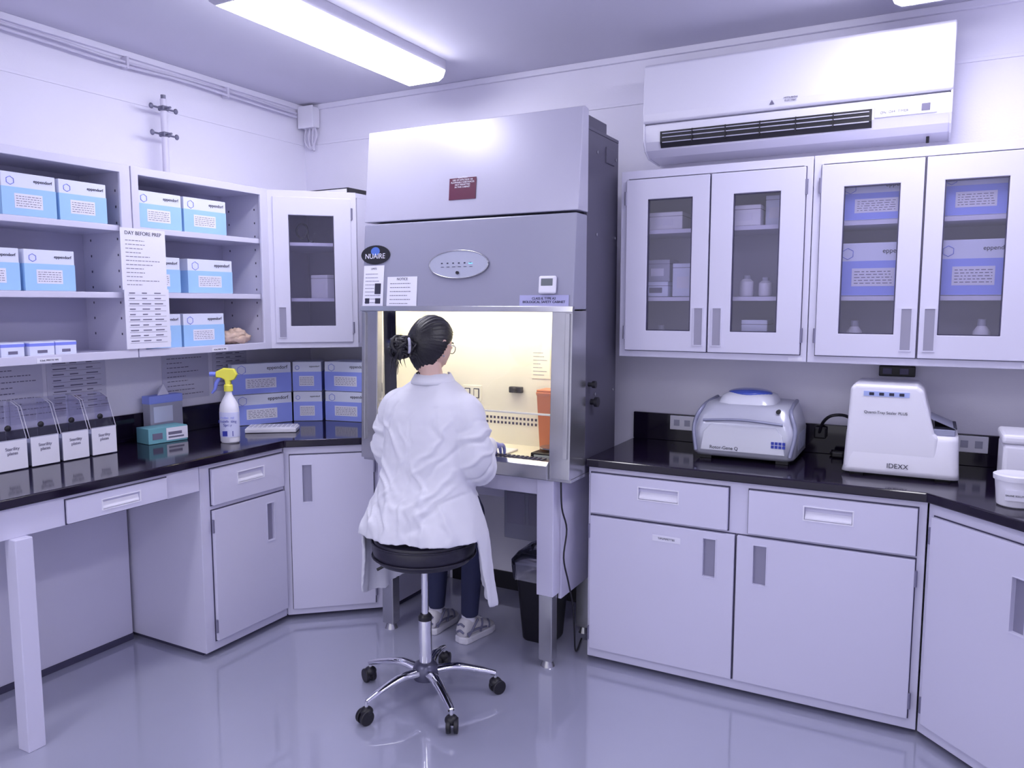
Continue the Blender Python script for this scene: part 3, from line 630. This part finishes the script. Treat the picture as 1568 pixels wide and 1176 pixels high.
# ------------------------------------------------------------------ trash bin
P=grp('trash_bin'); cx,cy=-1.58,3.25
loft(P,'bin',[rr(cx-w,cx+w,cy-w,cy+w,z,.03) for z,w in((.0,.075),(.01,.08),(.36,.105),(.375,.112),(.385,.112))],blackM)
rings=[]
for j,(z,w) in enumerate(((.30,.111),(.37,.116),(.395,.118),(.44,.09),(.45,.06))):
    rings.append([(p[0]+.014*noise.noise(Vector((p[0]*40,p[1]*40,j))),p[1]+.014*noise.noise(Vector((p[1]*40,p[0]*40,j+5))),p[2]+.012*noise.noise(Vector((p[0]*30,p[1]*30,j+9)))) for p in rr(cx-w,cx+w,cy-w,cy+w,z,.03,8)])
loft(P,'liner',rings,glassM('bin_liner',(.75,.75,.85),2.5,.15),cap=False)

# ------------------------------------------------------------------ stool
SX,SY=-1.745,2.50; H0=.038
P=grp('lab_stool')
lathe(P,'seat',(SX,SY,H0),[(.10,.545),(.185,.548),(.200,.565),(.205,.595),(.205,.62),(.198,.640),(.175,.650),(.0001,.652)],vinylM,56)
tubes(P,'seat_piping',[([(SX+.206*math.cos(t*math.pi/20),SY+.206*math.sin(t*math.pi/20),H0+z) for t in range(41)],.004) for z in (.572,.628)],vinylM,n=6,sub=1)
lathe(P,'seat_plate',(SX,SY,H0),[(.03,.51),(.09,.52),(.10,.545)],blackM,24)
cyl(P,'piston',(SX,SY,.30),(SX,SY,.56),.014,chromeM,20)
lathe(P,'column',(SX,SY,0),[(.026,.08),(.026,.335),(.024,.345),(.016,.35)],chromeM,28)
lathe(P,'column_cap',(SX,SY,0),[(.028,.33),(.028,.345),(.02,.355)],blackM,24)
lathe(P,'hub',(SX,SY,0),[(.03,.075),(.05,.085),(.055,.12),(.045,.145),(.03,.155)],M('hub_dark',(.10,.10,.16),.3,metal=.5),28)
tube(P,'height_lever',[(SX,SY,.572),(SX-.08,SY-.02,.567),(SX-.14,SY-.05,.552),(SX-.18,SY-.075,.53)],.006,blackM,n=8)
for k,an in enumerate((180,108,36,324,252)):
    t=math.radians(an); ca,sa=math.cos(t),math.sin(t)
    pp=[(SX+ca*r,SY+sa*r,z) for r,z in((.03,.115),(.12,.125),(.22,.105),(.285,.085))]
    tube(P,'star_leg_%d'%(k+1),pp,[.025,.021,.017,.014],chromeM,n=14,flat=.7)
    ex,ey=SX+ca*.285,SY+sa*.285
    cyl(P,'caster_stem',(ex,ey,.05),(ex,ey,.088),.007,chromeM,10)
    wd=Vector((-sa,ca,0)); wd=(Matrix.Rotation(math.radians(25*(k%3-1)),3,'Z')@wd)
    c0=Vector((ex,ey,.029))+Vector((ca,sa,0))*.008
    for s in(-1,1): cyl(P,'caster_wheel',c0+wd*s*.006,c0+wd*s*.023,.029,blackM,24,bevel=.003)
    v,f=ellip((ex,ey,.047),(.026,.026,.020),16,8); mk(P,'caster_hood',v,f,blackM,smooth=True)

# ------------------------------------------------------------------ person
def evalmesh(vs_fs,voxel,smooth=3):
    vs=[];fs=[]
    for v,f in vs_fs:
        k=len(vs); vs+=[tuple(p) for p in v]; fs+=[tuple(i+k for i in q) for q in f]
    o=mk(None,'tmp',vs,fs,None,useT=False,fix=False)
    bm=bmesh.new(); bm.from_mesh(o.data)
    bmesh.ops.recalc_face_normals(bm,faces=bm.faces); bmesh.ops.triangulate(bm,faces=bm.faces); bm.to_mesh(o.data); bm.free()
    r=o.modifiers.new('r','REMESH'); r.mode='VOXEL'; r.voxel_size=voxel
    dg=bpy.context.evaluated_depsgraph_get(); dg.update()
    me=bpy.data.meshes.new_from_object(o.evaluated_get(dg))
    bpy.data.objects.remove(o)
    bm=bmesh.new(); bm.from_mesh(me)
    for _ in range(smooth): bmesh.ops.smooth_vert(bm,verts=bm.verts,factor=.5,use_axis_x=True,use_axis_y=True,use_axis_z=True)
    bm.to_mesh(me); bm.free()
    for p in me.polygons: p.use_smooth=True
    return me
W=grp('lab_worker'); BX=-1.74
def sring(cx,cy,z,a,b,n=48,e=2.3):
    out=[]
    for i in range(n):
        t=2*math.pi*i/n; c,s=math.cos(t),math.sin(t)
        out.append((cx+a*math.copysign(abs(c)**(2/e),c),cy+b*math.copysign(abs(s)**(2/e),s),z))
    return out
ZH=.700
prof=[(ZH,2.500,.250,.208),(.74,2.500,.243,.200),(.79,2.500,.228,.182),(.86,2.505,.206,.158),(.93,2.515,.190,.140),(1.02,2.525,.184,.134),(1.10,2.535,.190,.134),(1.17,2.545,.196,.128),(1.225,2.555,.184,.112),(1.262,2.562,.141,.092),(1.29,2.570,.092,.072),(1.315,2.576,.062,.060)]
pz=[p[0] for p in prof]
def pf(z,k): return float(np.interp(z,pz,[p[k] for p in prof]))
zs=np.linspace(ZH,1.315,40)
torso=loftg([sring(BX,pf(z,1),z,pf(z,2),pf(z,3)) for z in zs])
def sst(d,a,b):
    w=min(1,max(0,(d-a)/(b-a))); return w*w*(3-2*w)
def skirt():
    n,m=150,28; out=[];inn=[]
    for j in range(m):
        s=j/(m-1)
        for i in range(n):
            dg=-152+304*i/(n-1); ph=math.radians(dg)
            # dg: angle from the back (-Y), + toward the worker's right
            w=sst(dg,84,104) if dg>0 else sst(-dg,52,74)
            low=.392 if dg>0 else .40
            hem=(ZH+.002)-(ZH+.002-low)*w
            if dg>0: hem+=.0014*max(0,abs(dg-120)-6)*w
            else: hem+=.0012*max(0,abs(-dg-95)-6)*w
            z=.83+(hem-.83)*s
            if z>ZH+.004: A=pf(z,2)+.002;B=pf(z,3)+.002
            else: A=.254+(ZH-z)*.04; B=.212+(ZH-z)*.07
            pl=(.014*math.cos(ph*9+.7)+.009*math.cos(ph*17+2))*s*s*(0.3+.7*w)
            A+=pl+.010*s;B+=pl+.010*s
            e=2/2.2; c,sn=math.sin(ph),-math.cos(ph)
            x=math.copysign(abs(c)**e,c);y=math.copysign(abs(sn)**e,sn)
            out.append((BX+A*x,2.50+B*y,z)); inn.append((BX+(A-.012)*x,2.50+(B-.012)*y,z))
    vs=out+inn;N=n*m;fs=[]
    for j in range(m-1):
        for i in range(n-1):
            q=(j*n+i,j*n+i+1,(j+1)*n+i+1,(j+1)*n+i); fs.append(q); fs.append(tuple(x+N for x in reversed(q)))
    for i in range(n-1):
        fs.append((i,N+i,N+i+1,i+1)); k=(m-1)*n; fs.append((k+i,k+i+1,N+k+i+1,N+k+i))
    for j in range(m-1):
        fs.append((j*n,(j+1)*n,N+(j+1)*n,N+j*n)); k=n-1; fs.append((j*n+k,N+j*n+k,N+(j+1)*n+k,(j+1)*n+k))
    return vs,fs
def arm(s):
    pts=[(BX+s*.10,2.555,1.210),(BX+s*.160,2.552,1.182),(BX+s*.194,2.545,1.10),(BX+s*.206,2.545,1.010),(BX+s*.195,2.585,.960),(BX+s*.155,2.665,.960),(BX+s*.112,2.76,.980),(BX+s*.095,2.84,1.0)]
    return tubeg(pts,[.06,.070,.069,.069,.068,.063,.052,.045],n=20,sub=6)
lap=tubeg([(BX+.070,2.55,.795),(BX+.02,2.70,.785),(BX-.05,2.87,.725)],[.092,.086,.074],n=18)
lap2=tubeg([(BX-.090,2.55,.795),(BX-.14,2.70,.785),(BX-.21,2.87,.725)],[.092,.086,.074],n=18)
collar=loftg([sring(BX,2.560,1.285+.013*k,.072-.002*k,.068-.002*k,32,2) for k in range(4)])
me=evalmesh([torso,skirt(),arm(1),arm(-1),lap,lap2,collar],.0065,4)
co=np.empty(len(me.vertices)*3); me.vertices.foreach_get('co',co); co=co.reshape(-1,3)
no=np.empty(len(me.vertices)*3); me.vertices.foreach_get('normal',no); no=no.reshape(-1,3)
segs=[]
def S(x0,z0,x1,z1,w,a):
    segs.append(((BX+x0,z0),(BX+x1,z1),w,a))
S(0,1.24,0.005,.72,.005,-.003)
S(-.17,1.16,-.02,1.00,.010,.009);S(.16,1.15,.03,.97,.011,.010);S(.18,1.05,.05,.90,.010,-.009);S(.12,1.02,.02,.93,.008,.007)
S(-.19,1.03,-.04,.88,.009,.008);S(-.18,.95,-.02,.83,.011,.010);S(.18,.96,.01,.79,.012,.011);S(.19,.87,.04,.74,.010,-.010);S(.17,.90,.07,.79,.008,.007)
S(-.17,.88,-.05,.74,.010,-.009);S(-.20,.83,-.09,.70,.011,.011);S(.07,.90,.12,.70,.012,.011);S(-.06,.88,-.05,.70,.011,.009);S(.01,.85,.02,.70,.008,.007)
S(.035,.83,.055,.70,.009,-.010);S(-.12,.85,-.14,.70,.010,.010);S(.16,.84,.21,.70,.011,.012);S(-.10,1.21,-.13,1.05,.011,-.008);S(.09,1.21,.13,1.05,.011,-.008)
S(-.02,1.0,-.11,.82,.008,.007);S(.02,.99,.11,.83,.008,.008);S(-.05,1.14,-.01,1.02,.007,.005);S(-.22,.80,-.20,.70,.01,.009)
disp=np.zeros(len(co)); q=co[:,[0,2]].copy()
q[:,0]+=.010*np.sin(co[:,2]*40)+.004*np.sin(co[:,2]*95+co[:,0]*30); q[:,1]+=.008*np.sin(co[:,0]*45)
for a0,a1,w,am in segs:
    a0=np.array(a0); d=np.array(a1)-a0
    t=np.clip(((q-a0)@d)/(d@d),0,1); dist=np.linalg.norm(q-(a0+t[:,None]*d),axis=1)
    back=(no[:,1]<.1)&(co[:,1]<2.58)
    disp+=np.where(back,am*np.exp(-(dist/(w*(.7+.7*t)))**2)*(np.sin(np.pi*np.clip(t,.06,.94))**.5),0)
for s in(1,-1):
    for (cx_,cy_,cz_,nx,ny,nz,am) in [(.194,2.545,1.13,.5,.1,-1,-.005),(.200,2.545,1.095,.3,.1,-1,.008),(.205,2.545,1.06,.4,0,-1,-.009),(.207,2.55,1.02,.3,.4,-1,.011),(.203,2.57,.985,-.1,.9,-.8,-.011),(.195,2.60,.965,-.3,1,-.2,.010),(.180,2.635,.960,-.4,1,.1,-.009),(.160,2.675,.962,-.4,1,.2,.008),(.135,2.72,.970,-.3,1,-.2,-.006),(.115,2.76,.98,-.3,1,-.2,.006)]:
        c_=np.array([BX+s*cx_,cy_,cz_]); n_=np.array([s*nx,ny,nz]); n_=n_/np.linalg.norm(n_)
        dv=co-c_; h=dv@n_+.008*np.sin(co[:,1]*60+co[:,2]*45); r=np.linalg.norm(dv,axis=1)
        disp+=np.where(r<.095,am*np.exp(-(h/.009)**2)*np.clip((.095-r)/.03,0,1),0)
for i in range(len(co)):
    v=Vector(co[i]); disp[i]+=.0035*noise.noise(Vector((v.x*16,v.y*16,v.z*7)))+.0015*noise.noise(v*36)
co=co+no*disp[:,None]
rr_=np.hypot(co[:,0]-SX,co[:,1]-SY); m_=(rr_<.215)&(co[:,2]<.696)&(co[:,2]>.6); co[m_,2]=.696
me.vertices.foreach_set('co',co.ravel()); me.update()
coatM=M('lab_coat_cotton',(.71,.71,.79),.75,var=.015,bump=.15,bscale=600)
me.materials.append(coatM)
o=bpy.data.objects.new('lab_coat',me); sc.collection.objects.link(o); o.parent=W
pts=[(BX+.068*math.sin(math.radians(t)),2.566-.062*math.cos(math.radians(t)),1.318-.004*math.cos(math.radians(t))) for t in range(-150,151,15)]
rings=[]
for k,(dr,dz) in enumerate(((0,.004),(.006,.006),(.020,-.018),(.024,-.030),(.018,-.030),(.004,-.006))):
    rings.append([(p[0]+(p[0]-BX)/.068*dr,p[1]+(p[1]-2.566)/.065*dr,p[2]+dz) for p in pts])
n=len(pts);vs=[p for r in rings for p in r];fs=[]
for j in range(6):
    for i in range(n-1): fs.append((j*n+i,j*n+i+1,((j+1)%6)*n+i+1,((j+1)%6)*n+i))
mk(W,'coat_collar',vs,fs,coatM,smooth=True)
jean=M('trousers_navy',(.018,.022,.07),.75,var=.2,bump=.2,bscale=400)
legs=[]
for pts in ([(BX+.080,2.50,.792),(BX+.03,2.70,.780),(BX-.06,2.94,.675),(BX-.085,3.005,.59),(BX-.120,3.05,.34),(BX-.135,3.055,.12)],
            [(BX-.090,2.50,.792),(BX-.14,2.70,.780),(BX-.24,2.95,.675),(BX-.270,3.015,.59),(BX-.315,3.06,.34),(BX-.335,3.07,.12)]):
    legs.append(tubeg(pts,[.083,.078,.062,.057,.049,.042],n=18,sub=6))
pel=ellip((BX,2.50,.785),(.16,.12,.072),24,14)
me=evalmesh(legs+[pel],.008,3); me.materials.append(jean)
o=bpy.data.objects.new('trousers',me); sc.collection.objects.link(o); o.parent=W
shA=M('shoe_cream',(.62,.60,.64),.6,var=.12,vscale=25,bump=.3,bscale=150); shB=M('shoe_grey',(.18,.18,.28),.6); solM=M('shoe_sole',(.74,.73,.80),.5)
for s,(fx,fy_,an) in ((1,(-1.880,3.065,-8)),(-1,(-2.08,3.08,2))):
    T=Matrix.Translation((fx,fy_,0))@Matrix.Rotation(math.radians(an),4,'Z')@Matrix.Diagonal((1.0,.90,1.05,1))
    L=[(-.078,.028,.028,.075),(-.068,.034,.026,.095),(-.04,.038,.024,.115),(0,.038,.024,.112),(.04,.040,.024,.092),(.085,.045,.024,.072),(.125,.046,.024,.060),(.16,.038,.024,.048),(.178,.020,.026,.036)]
    rings=[]
    for y,w,z0,z1 in L:
        r=[]
        for i in range(20):
            t=2*math.pi*i/20; c_,s_=math.cos(t),math.sin(t)
            r.append((w*math.copysign(abs(c_)**.7,c_)*(1-.18*max(s_,0)),y,(z0+z1)/2+(z1-z0)/2*math.copysign(abs(s_)**.75,s_)))
        rings.append(r)
    o=loft(W,'shoe_upper',rings,shA); ss=o.modifiers.new('s','SUBSURF'); ss.levels=1; ss.render_levels=2
    outl=[]
    for y,w,_,_ in L: outl.append((w+.005,y))
    outl=[(0,-.088)]+outl+[(0,.186)]+[(-x,y) for x,y in reversed(outl)]
    prism(W,'shoe_sole',outl,'z',0.0,.03,solM,.006,seg=3)
    for sx in(-1,1):
        tubes(W,'shoe_overlay',[([(sx*.036,-.06,.035),(sx*.040,-.02,.07),(sx*.036,.02,.095)],.006),([(sx*.043,.03,.035),(sx*.040,.05,.065),(sx*.030,.06,.085)],.006),([(sx*.047,.10,.035),(sx*.040,.11,.055),(sx*.02,.125,.062)],.005),([(sx*.038,-.07,.05),(sx*.041,0,.055),(sx*.046,.08,.045)],.005)],shB,n=6)
    tubes(W,'shoe_laces',[([(-.022,.025+.016*k,.101-.008*k),(0,.03+.016*k,.106-.008*k),(.022,.025+.016*k,.101-.008*k)],.0025) for k in range(5)],solM,n=6)
    tubes(W,'shoe_heel_tab',[([(-.02,-.076,.05),(0,-.080,.06),(.02,-.076,.05)],.006),([(-.02,-.072,.08),(0,-.076,.09),(.02,-.072,.08)],.005)],shB,n=6)
    cyl(W,'sock',(0,-.012,.09),(-.0,-.010,.15),.034,whiteP,18)
    resetT()
# head
skinM=M('skin',(.62,.42,.36),.5,var=.04,bump=.1,bscale=300)
HC=Vector((-1.757,2.580,1.430)); HR=Matrix.Translation(HC)@Matrix.Rotation(math.radians(-10),4,'Z')@Matrix.Rotation(math.radians(-12),4,'X')
def headshape(x,y,z,off=0):
    X,Y,Z=x*(.074+off),y*(.090+off),z*(.112+off)
    if z<0:
        X*=1-.30*(-z)**1.6
        if y<0: Y*=1-.35*(-z)**1.3
        else: Y*=1-.10*(-z)**2
    if y>0 and not off:
        g=lambda a,b,sa,sb: math.exp(-((x-a)/sa)**2-((z-b)/sb)**2)
        Y+=.020*g(0,-.20,.13,.13)+.010*g(0,-.02,.10,.2)-.009*g(.40,.06,.17,.13)-.009*g(-.40,.06,.17,.13)+.004*g(.4,.24,.25,.08)+.004*g(-.4,.24,.25,.08)+.006*g(0,-.50,.22,.09)+.010*g(0,-.82,.35,.15)-.003*g(0,-.66,.2,.05)
    return Vector((X,Y,Z))
hv=[];n,m=72,52
for j in range(m+1):
    th=math.pi*(j+.01)/(m+.02)
    for i in range(n):
        ph=2*math.pi*i/n; hv.append(HR@headshape(math.sin(th)*math.cos(ph),math.sin(th)*math.sin(ph),math.cos(th)))
hf=[(j*n+i,j*n+(i+1)%n,(j+1)*n+(i+1)%n,(j+1)*n+i) for j in range(m) for i in range(n)]+[tuple(range(n)),tuple(range(m*n,(m+1)*n))]
neck=tubeg([(HC.x,HC.y-.028,HC.z-.05),(BX-.005,2.553,1.34),(BX,2.56,1.26)],[.048,.047,.058],n=24)
ears=[]
for s in(-1,1):
    pts=[HR@Vector((s*(.074+.010*math.sin(t)),-.008+.016*math.cos(t)-.006,-.006+.030*math.sin(t))) for t in np.linspace(-1.9,3.6,14)]
    ears.append(tubeg(pts,[.0045]*14,n=8,sub=2)); v,f=ellip((0,0,0),(.006,.014,.024)); ears.append(([HR@(Vector(p)+Vector((s*.074,-.010,-.008))) for p in v],f))
me=evalmesh([(hv,hf),neck]+ears,.0032,2); me.materials.append(skinM)
o=bpy.data.objects.new('head',me); sc.collection.objects.link(o); o.parent=W
T=HR.copy()
eyeW=M('eye_white',(.8,.8,.82),.2); iris=M('iris_brown',(.05,.02,.01),.2); lipM=M('lips',(.50,.20,.20),.4)
for s in(-1,1):
    ell(W,'eyeball',(s*.029,.074,.006),(.012,.011,.010),eyeW); ell(W,'iris',(s*.029,.083,.006),(.0052,.003,.0052),iris)
    tube(W,'eyelid',[(s*.016,.082,.007),(s*.029,.0875,.014),(s*.043,.078,.007)],.0022,skinM,n=6)
    tube(W,'eyebrow',[(s*.014,.090,.026),(s*.030,.090,.031),(s*.047,.078,.025)],[.0022,.003,.0015],lblk,n=6)
    tube(W,'glasses_rim',[(s*.030+.020*math.cos(t),.096-.006*abs(math.cos(t)),.004+.017*math.sin(t)) for t in np.linspace(0,2*math.pi,17)],.0015,blackM,n=6,sub=2)
    tube(W,'glasses_temple',[(s*.050,.090,.010),(s*.072,.06,.012),(s*.079,.0,.012),(s*.078,-.02,.0)],.0016,M('temple_clear',(.7,.7,.8),.2),n=6)
    ell(W,'earring',(s*.082,-.006,-.036),(.004,.004,.004),steelM,10,6)
tube(W,'glasses_bridge',[(-.010,.096,.008),(0,.101,.011),(.010,.096,.008)],.0015,blackM,n=6)
tube(W,'lip_upper',[(-.020,.080,-.052),(-.008,.0905,-.0485),(0,.092,-.050),(.008,.0905,-.0485),(.020,.080,-.052)],[.001,.003,.003,.003,.001],lipM,n=8)
tube(W,'lip_lower',[(-.018,.080,-.054),(0,.0895,-.058),(.018,.080,-.054)],[.001,.0042,.001],lipM,n=8)
hairM=M('hair_black',(.006,.005,.010),.42,var=.4,vscale=60,bump=.5,bscale=120)
vs=[];idx={};fs=[]
n,m=120,80
def hp(i,j,off):
    th=math.pi*(j+.01)/(m+.02); ph=2*math.pi*(i%n)/n
    x,y,z=math.sin(th)*math.cos(ph),math.sin(th)*math.sin(ph),math.cos(th)
    p=headshape(x,y,z,off)
    g=math.atan2(p.x,p.z-.0)
    p*=1+.012*math.sin(g*38)+.012*noise.noise(Vector((g*9,p.y*20,1)))
    if y<-.2: p.y*=1+.06*(-y)
    return (x,y,z),p
def inhair(x,y,z):
    if y>.55: return z>.62
    if y>.0: return z>.10+.52*(y/.55)**1.2
    return z>.10-.95*min(1,(-y)/.55)**.9 if y>-.55 else z>-.80
G={}
for j in range(m+1):
    for i in range(n):
        u,p=hp(i,j,.014); G[(i,j)]=(u,p)
for j in range(m):
    for i in range(n):
        c4=[(i,j),((i+1)%n,j),((i+1)%n,j+1),(i,j+1)]
        u=G[c4[0]][0]
        if inhair(*u):
            qd=[]
            for k in c4:
                if k not in idx: idx[k]=len(vs); vs.append(G[k][1])
                qd.append(idx[k])
            fs.append(tuple(qd))
o=mk(W,'hair',vs,fs,hairM,smooth=True,fix=True); sd=o.modifiers.new('s','SOLIDIFY'); sd.thickness=.014; sd.offset=-1
T=I4.copy()
BC=Vector((-1.803,2.452,1.432)); R=random.Random(3); L=[]
for k in range(120):
    ax=Vector((R.gauss(0,1),R.gauss(0,1),R.gauss(0,1))).normalized(); u=ax.orthogonal().normalized(); w=ax.cross(u); r=R.uniform(.022,.041); c_=BC+Vector((R.gauss(0,.006),R.gauss(0,.006),R.gauss(0,.006)))
    t0=R.uniform(0,6); L.append(([c_+u*r*math.cos(t0+t)+w*r*.85*math.sin(t0+t) for t in np.linspace(0,5.2,9)],[.003,.006,.007,.007,.007,.007,.006,.005,.002]))
tubes(W,'hair_bun',L,hairM,n=7,sub=3)
ell(W,'hair_bun_core',BC,(.034,.032,.034),hairM)
tubes(W,'hair_gather',[([HC+Vector((.05*math.sin(a_),-.06+.02*math.cos(a_),.05*math.cos(a_))),HC+Vector((.03*math.sin(a_)-.02,-.09,.03*math.cos(a_)-.002)),BC+Vector((0,.01,0))],[.006,.010,.008]) for a_ in np.linspace(0,6.28,16)],hairM,n=7)
L=[]
for k in range(12):
    s0=BC+Vector((R.uniform(-.02,.01),R.uniform(-.02,.01),R.uniform(-.03,.0))); dx=R.uniform(-.04,.025)
    L.append(([s0,s0+Vector((dx*.6-.010,-.012,R.uniform(-.01,-.04))),s0+Vector((dx-.008,-.012,R.uniform(-.05,-.11)))],[.004,.002,.0004]))
for k in range(8):
    a_=R.uniform(0,3.1); L.append(([BC,BC+Vector((math.cos(a_)*.035,-.01,math.sin(a_)*.035)),BC+Vector((math.cos(a_)*.060,-.015,math.sin(a_)*.053))],[.003,.002,.0005]))
tubes(W,'hair_loose_strands',L,hairM,n=5)
tubes(W,'hair_tie',[([BC+Vector((.038,.000,.008))+Vector((.012*math.cos(t),-.012*math.cos(t)-.010,.026*math.sin(t))) for t in np.linspace(0,6.28,13)],.0055)],M('hair_tie_grey',(.45,.45,.56),.5),n=8)
def hand(s):
    wx=BX+s*.095
    T0=Matrix.Translation((wx,2.855,1.0))@Matrix.Rotation(math.radians(s*14),4,'Z')@Matrix.Rotation(math.radians(-14),4,'X')
    parts=[]
    palm=[[T0@Vector(p) for p in [(w*math.cos(t),y,zc+h*math.sin(t)) for t in np.linspace(0,2*math.pi,17)[:-1]]] for y,w,h,zc in((-.03,.026,.022,0),(0,.027,.020,0),(.025,.034,.017,0),(.055,.039,.015,0),(.08,.038,.013,0),(.09,.034,.009,0))]
    parts.append(loftg(palm))
    for fx,l in((-.029,.062),(-.010,.072),(.010,.068),(.028,.054)):
        fx2=fx*-s
        pts=[(fx2,.065,0),(fx2*1.05,.09,.004),(fx2*1.1,.09+l*.42,-.002),(fx2*1.08,.09+l*.72,-.018),(fx2*1.0,.09+l*.88,-.034)]
        parts.append(tubeg([T0@Vector(p) for p in pts],[.0095,.0090,.0082,.0075,.0055],n=12,sub=4))
    pts=[(-s*.020,.012,-.004),(-s*.042,.035,-.010),(-s*.050,.062,-.020),(-s*.044,.085,-.030)]
    parts.append(tubeg([T0@Vector(p) for p in pts],[.013,.0115,.0095,.0065],n=12,sub=4))
    me=evalmesh(parts,.0026,2); me.materials.append(M('glove_nitrile',(.30,.34,.75),.4,var=.03))
    o=bpy.data.objects.new('hand_r' if s>0 else 'hand_l',me); sc.collection.objects.link(o); o.parent=W
hand(1); hand(-1)

# ------------------------------------------------------------------ re-centre group empties
bpy.context.view_layer.update()
for e in GROUPS:
    lo=Vector((1e9,)*3);hi=Vector((-1e9,)*3)
    for c_ in e.children:
        for k in c_.bound_box:
            p=c_.matrix_world@Vector(k)
            for i in range(3): lo[i]=min(lo[i],p[i]);hi[i]=max(hi[i],p[i])
    l=Vector(((lo.x+hi.x)/2,(lo.y+hi.y)/2,lo.z)); e.location=l
    for c_ in e.children: c_.matrix_parent_inverse=Matrix.Translation(-l)

# ------------------------------------------------------------------ world & camera
w=bpy.data.worlds.new('World'); sc.world=w; w.use_nodes=True
w.node_tree.nodes['Background'].inputs[0].default_value=(.88,.87,1,1); w.node_tree.nodes['Background'].inputs[1].default_value=1.15
cd=bpy.data.cameras.new('camera'); cd.sensor_width=36; cd.lens=36*1190/1568; cd.clip_start=.05
cam=bpy.data.objects.new('camera',cd); sc.collection.objects.link(cam)
cam.location=(0,0,1.60); cam.rotation_euler=(math.radians(90-5.9),0,math.radians(28.3)); sc.camera=cam
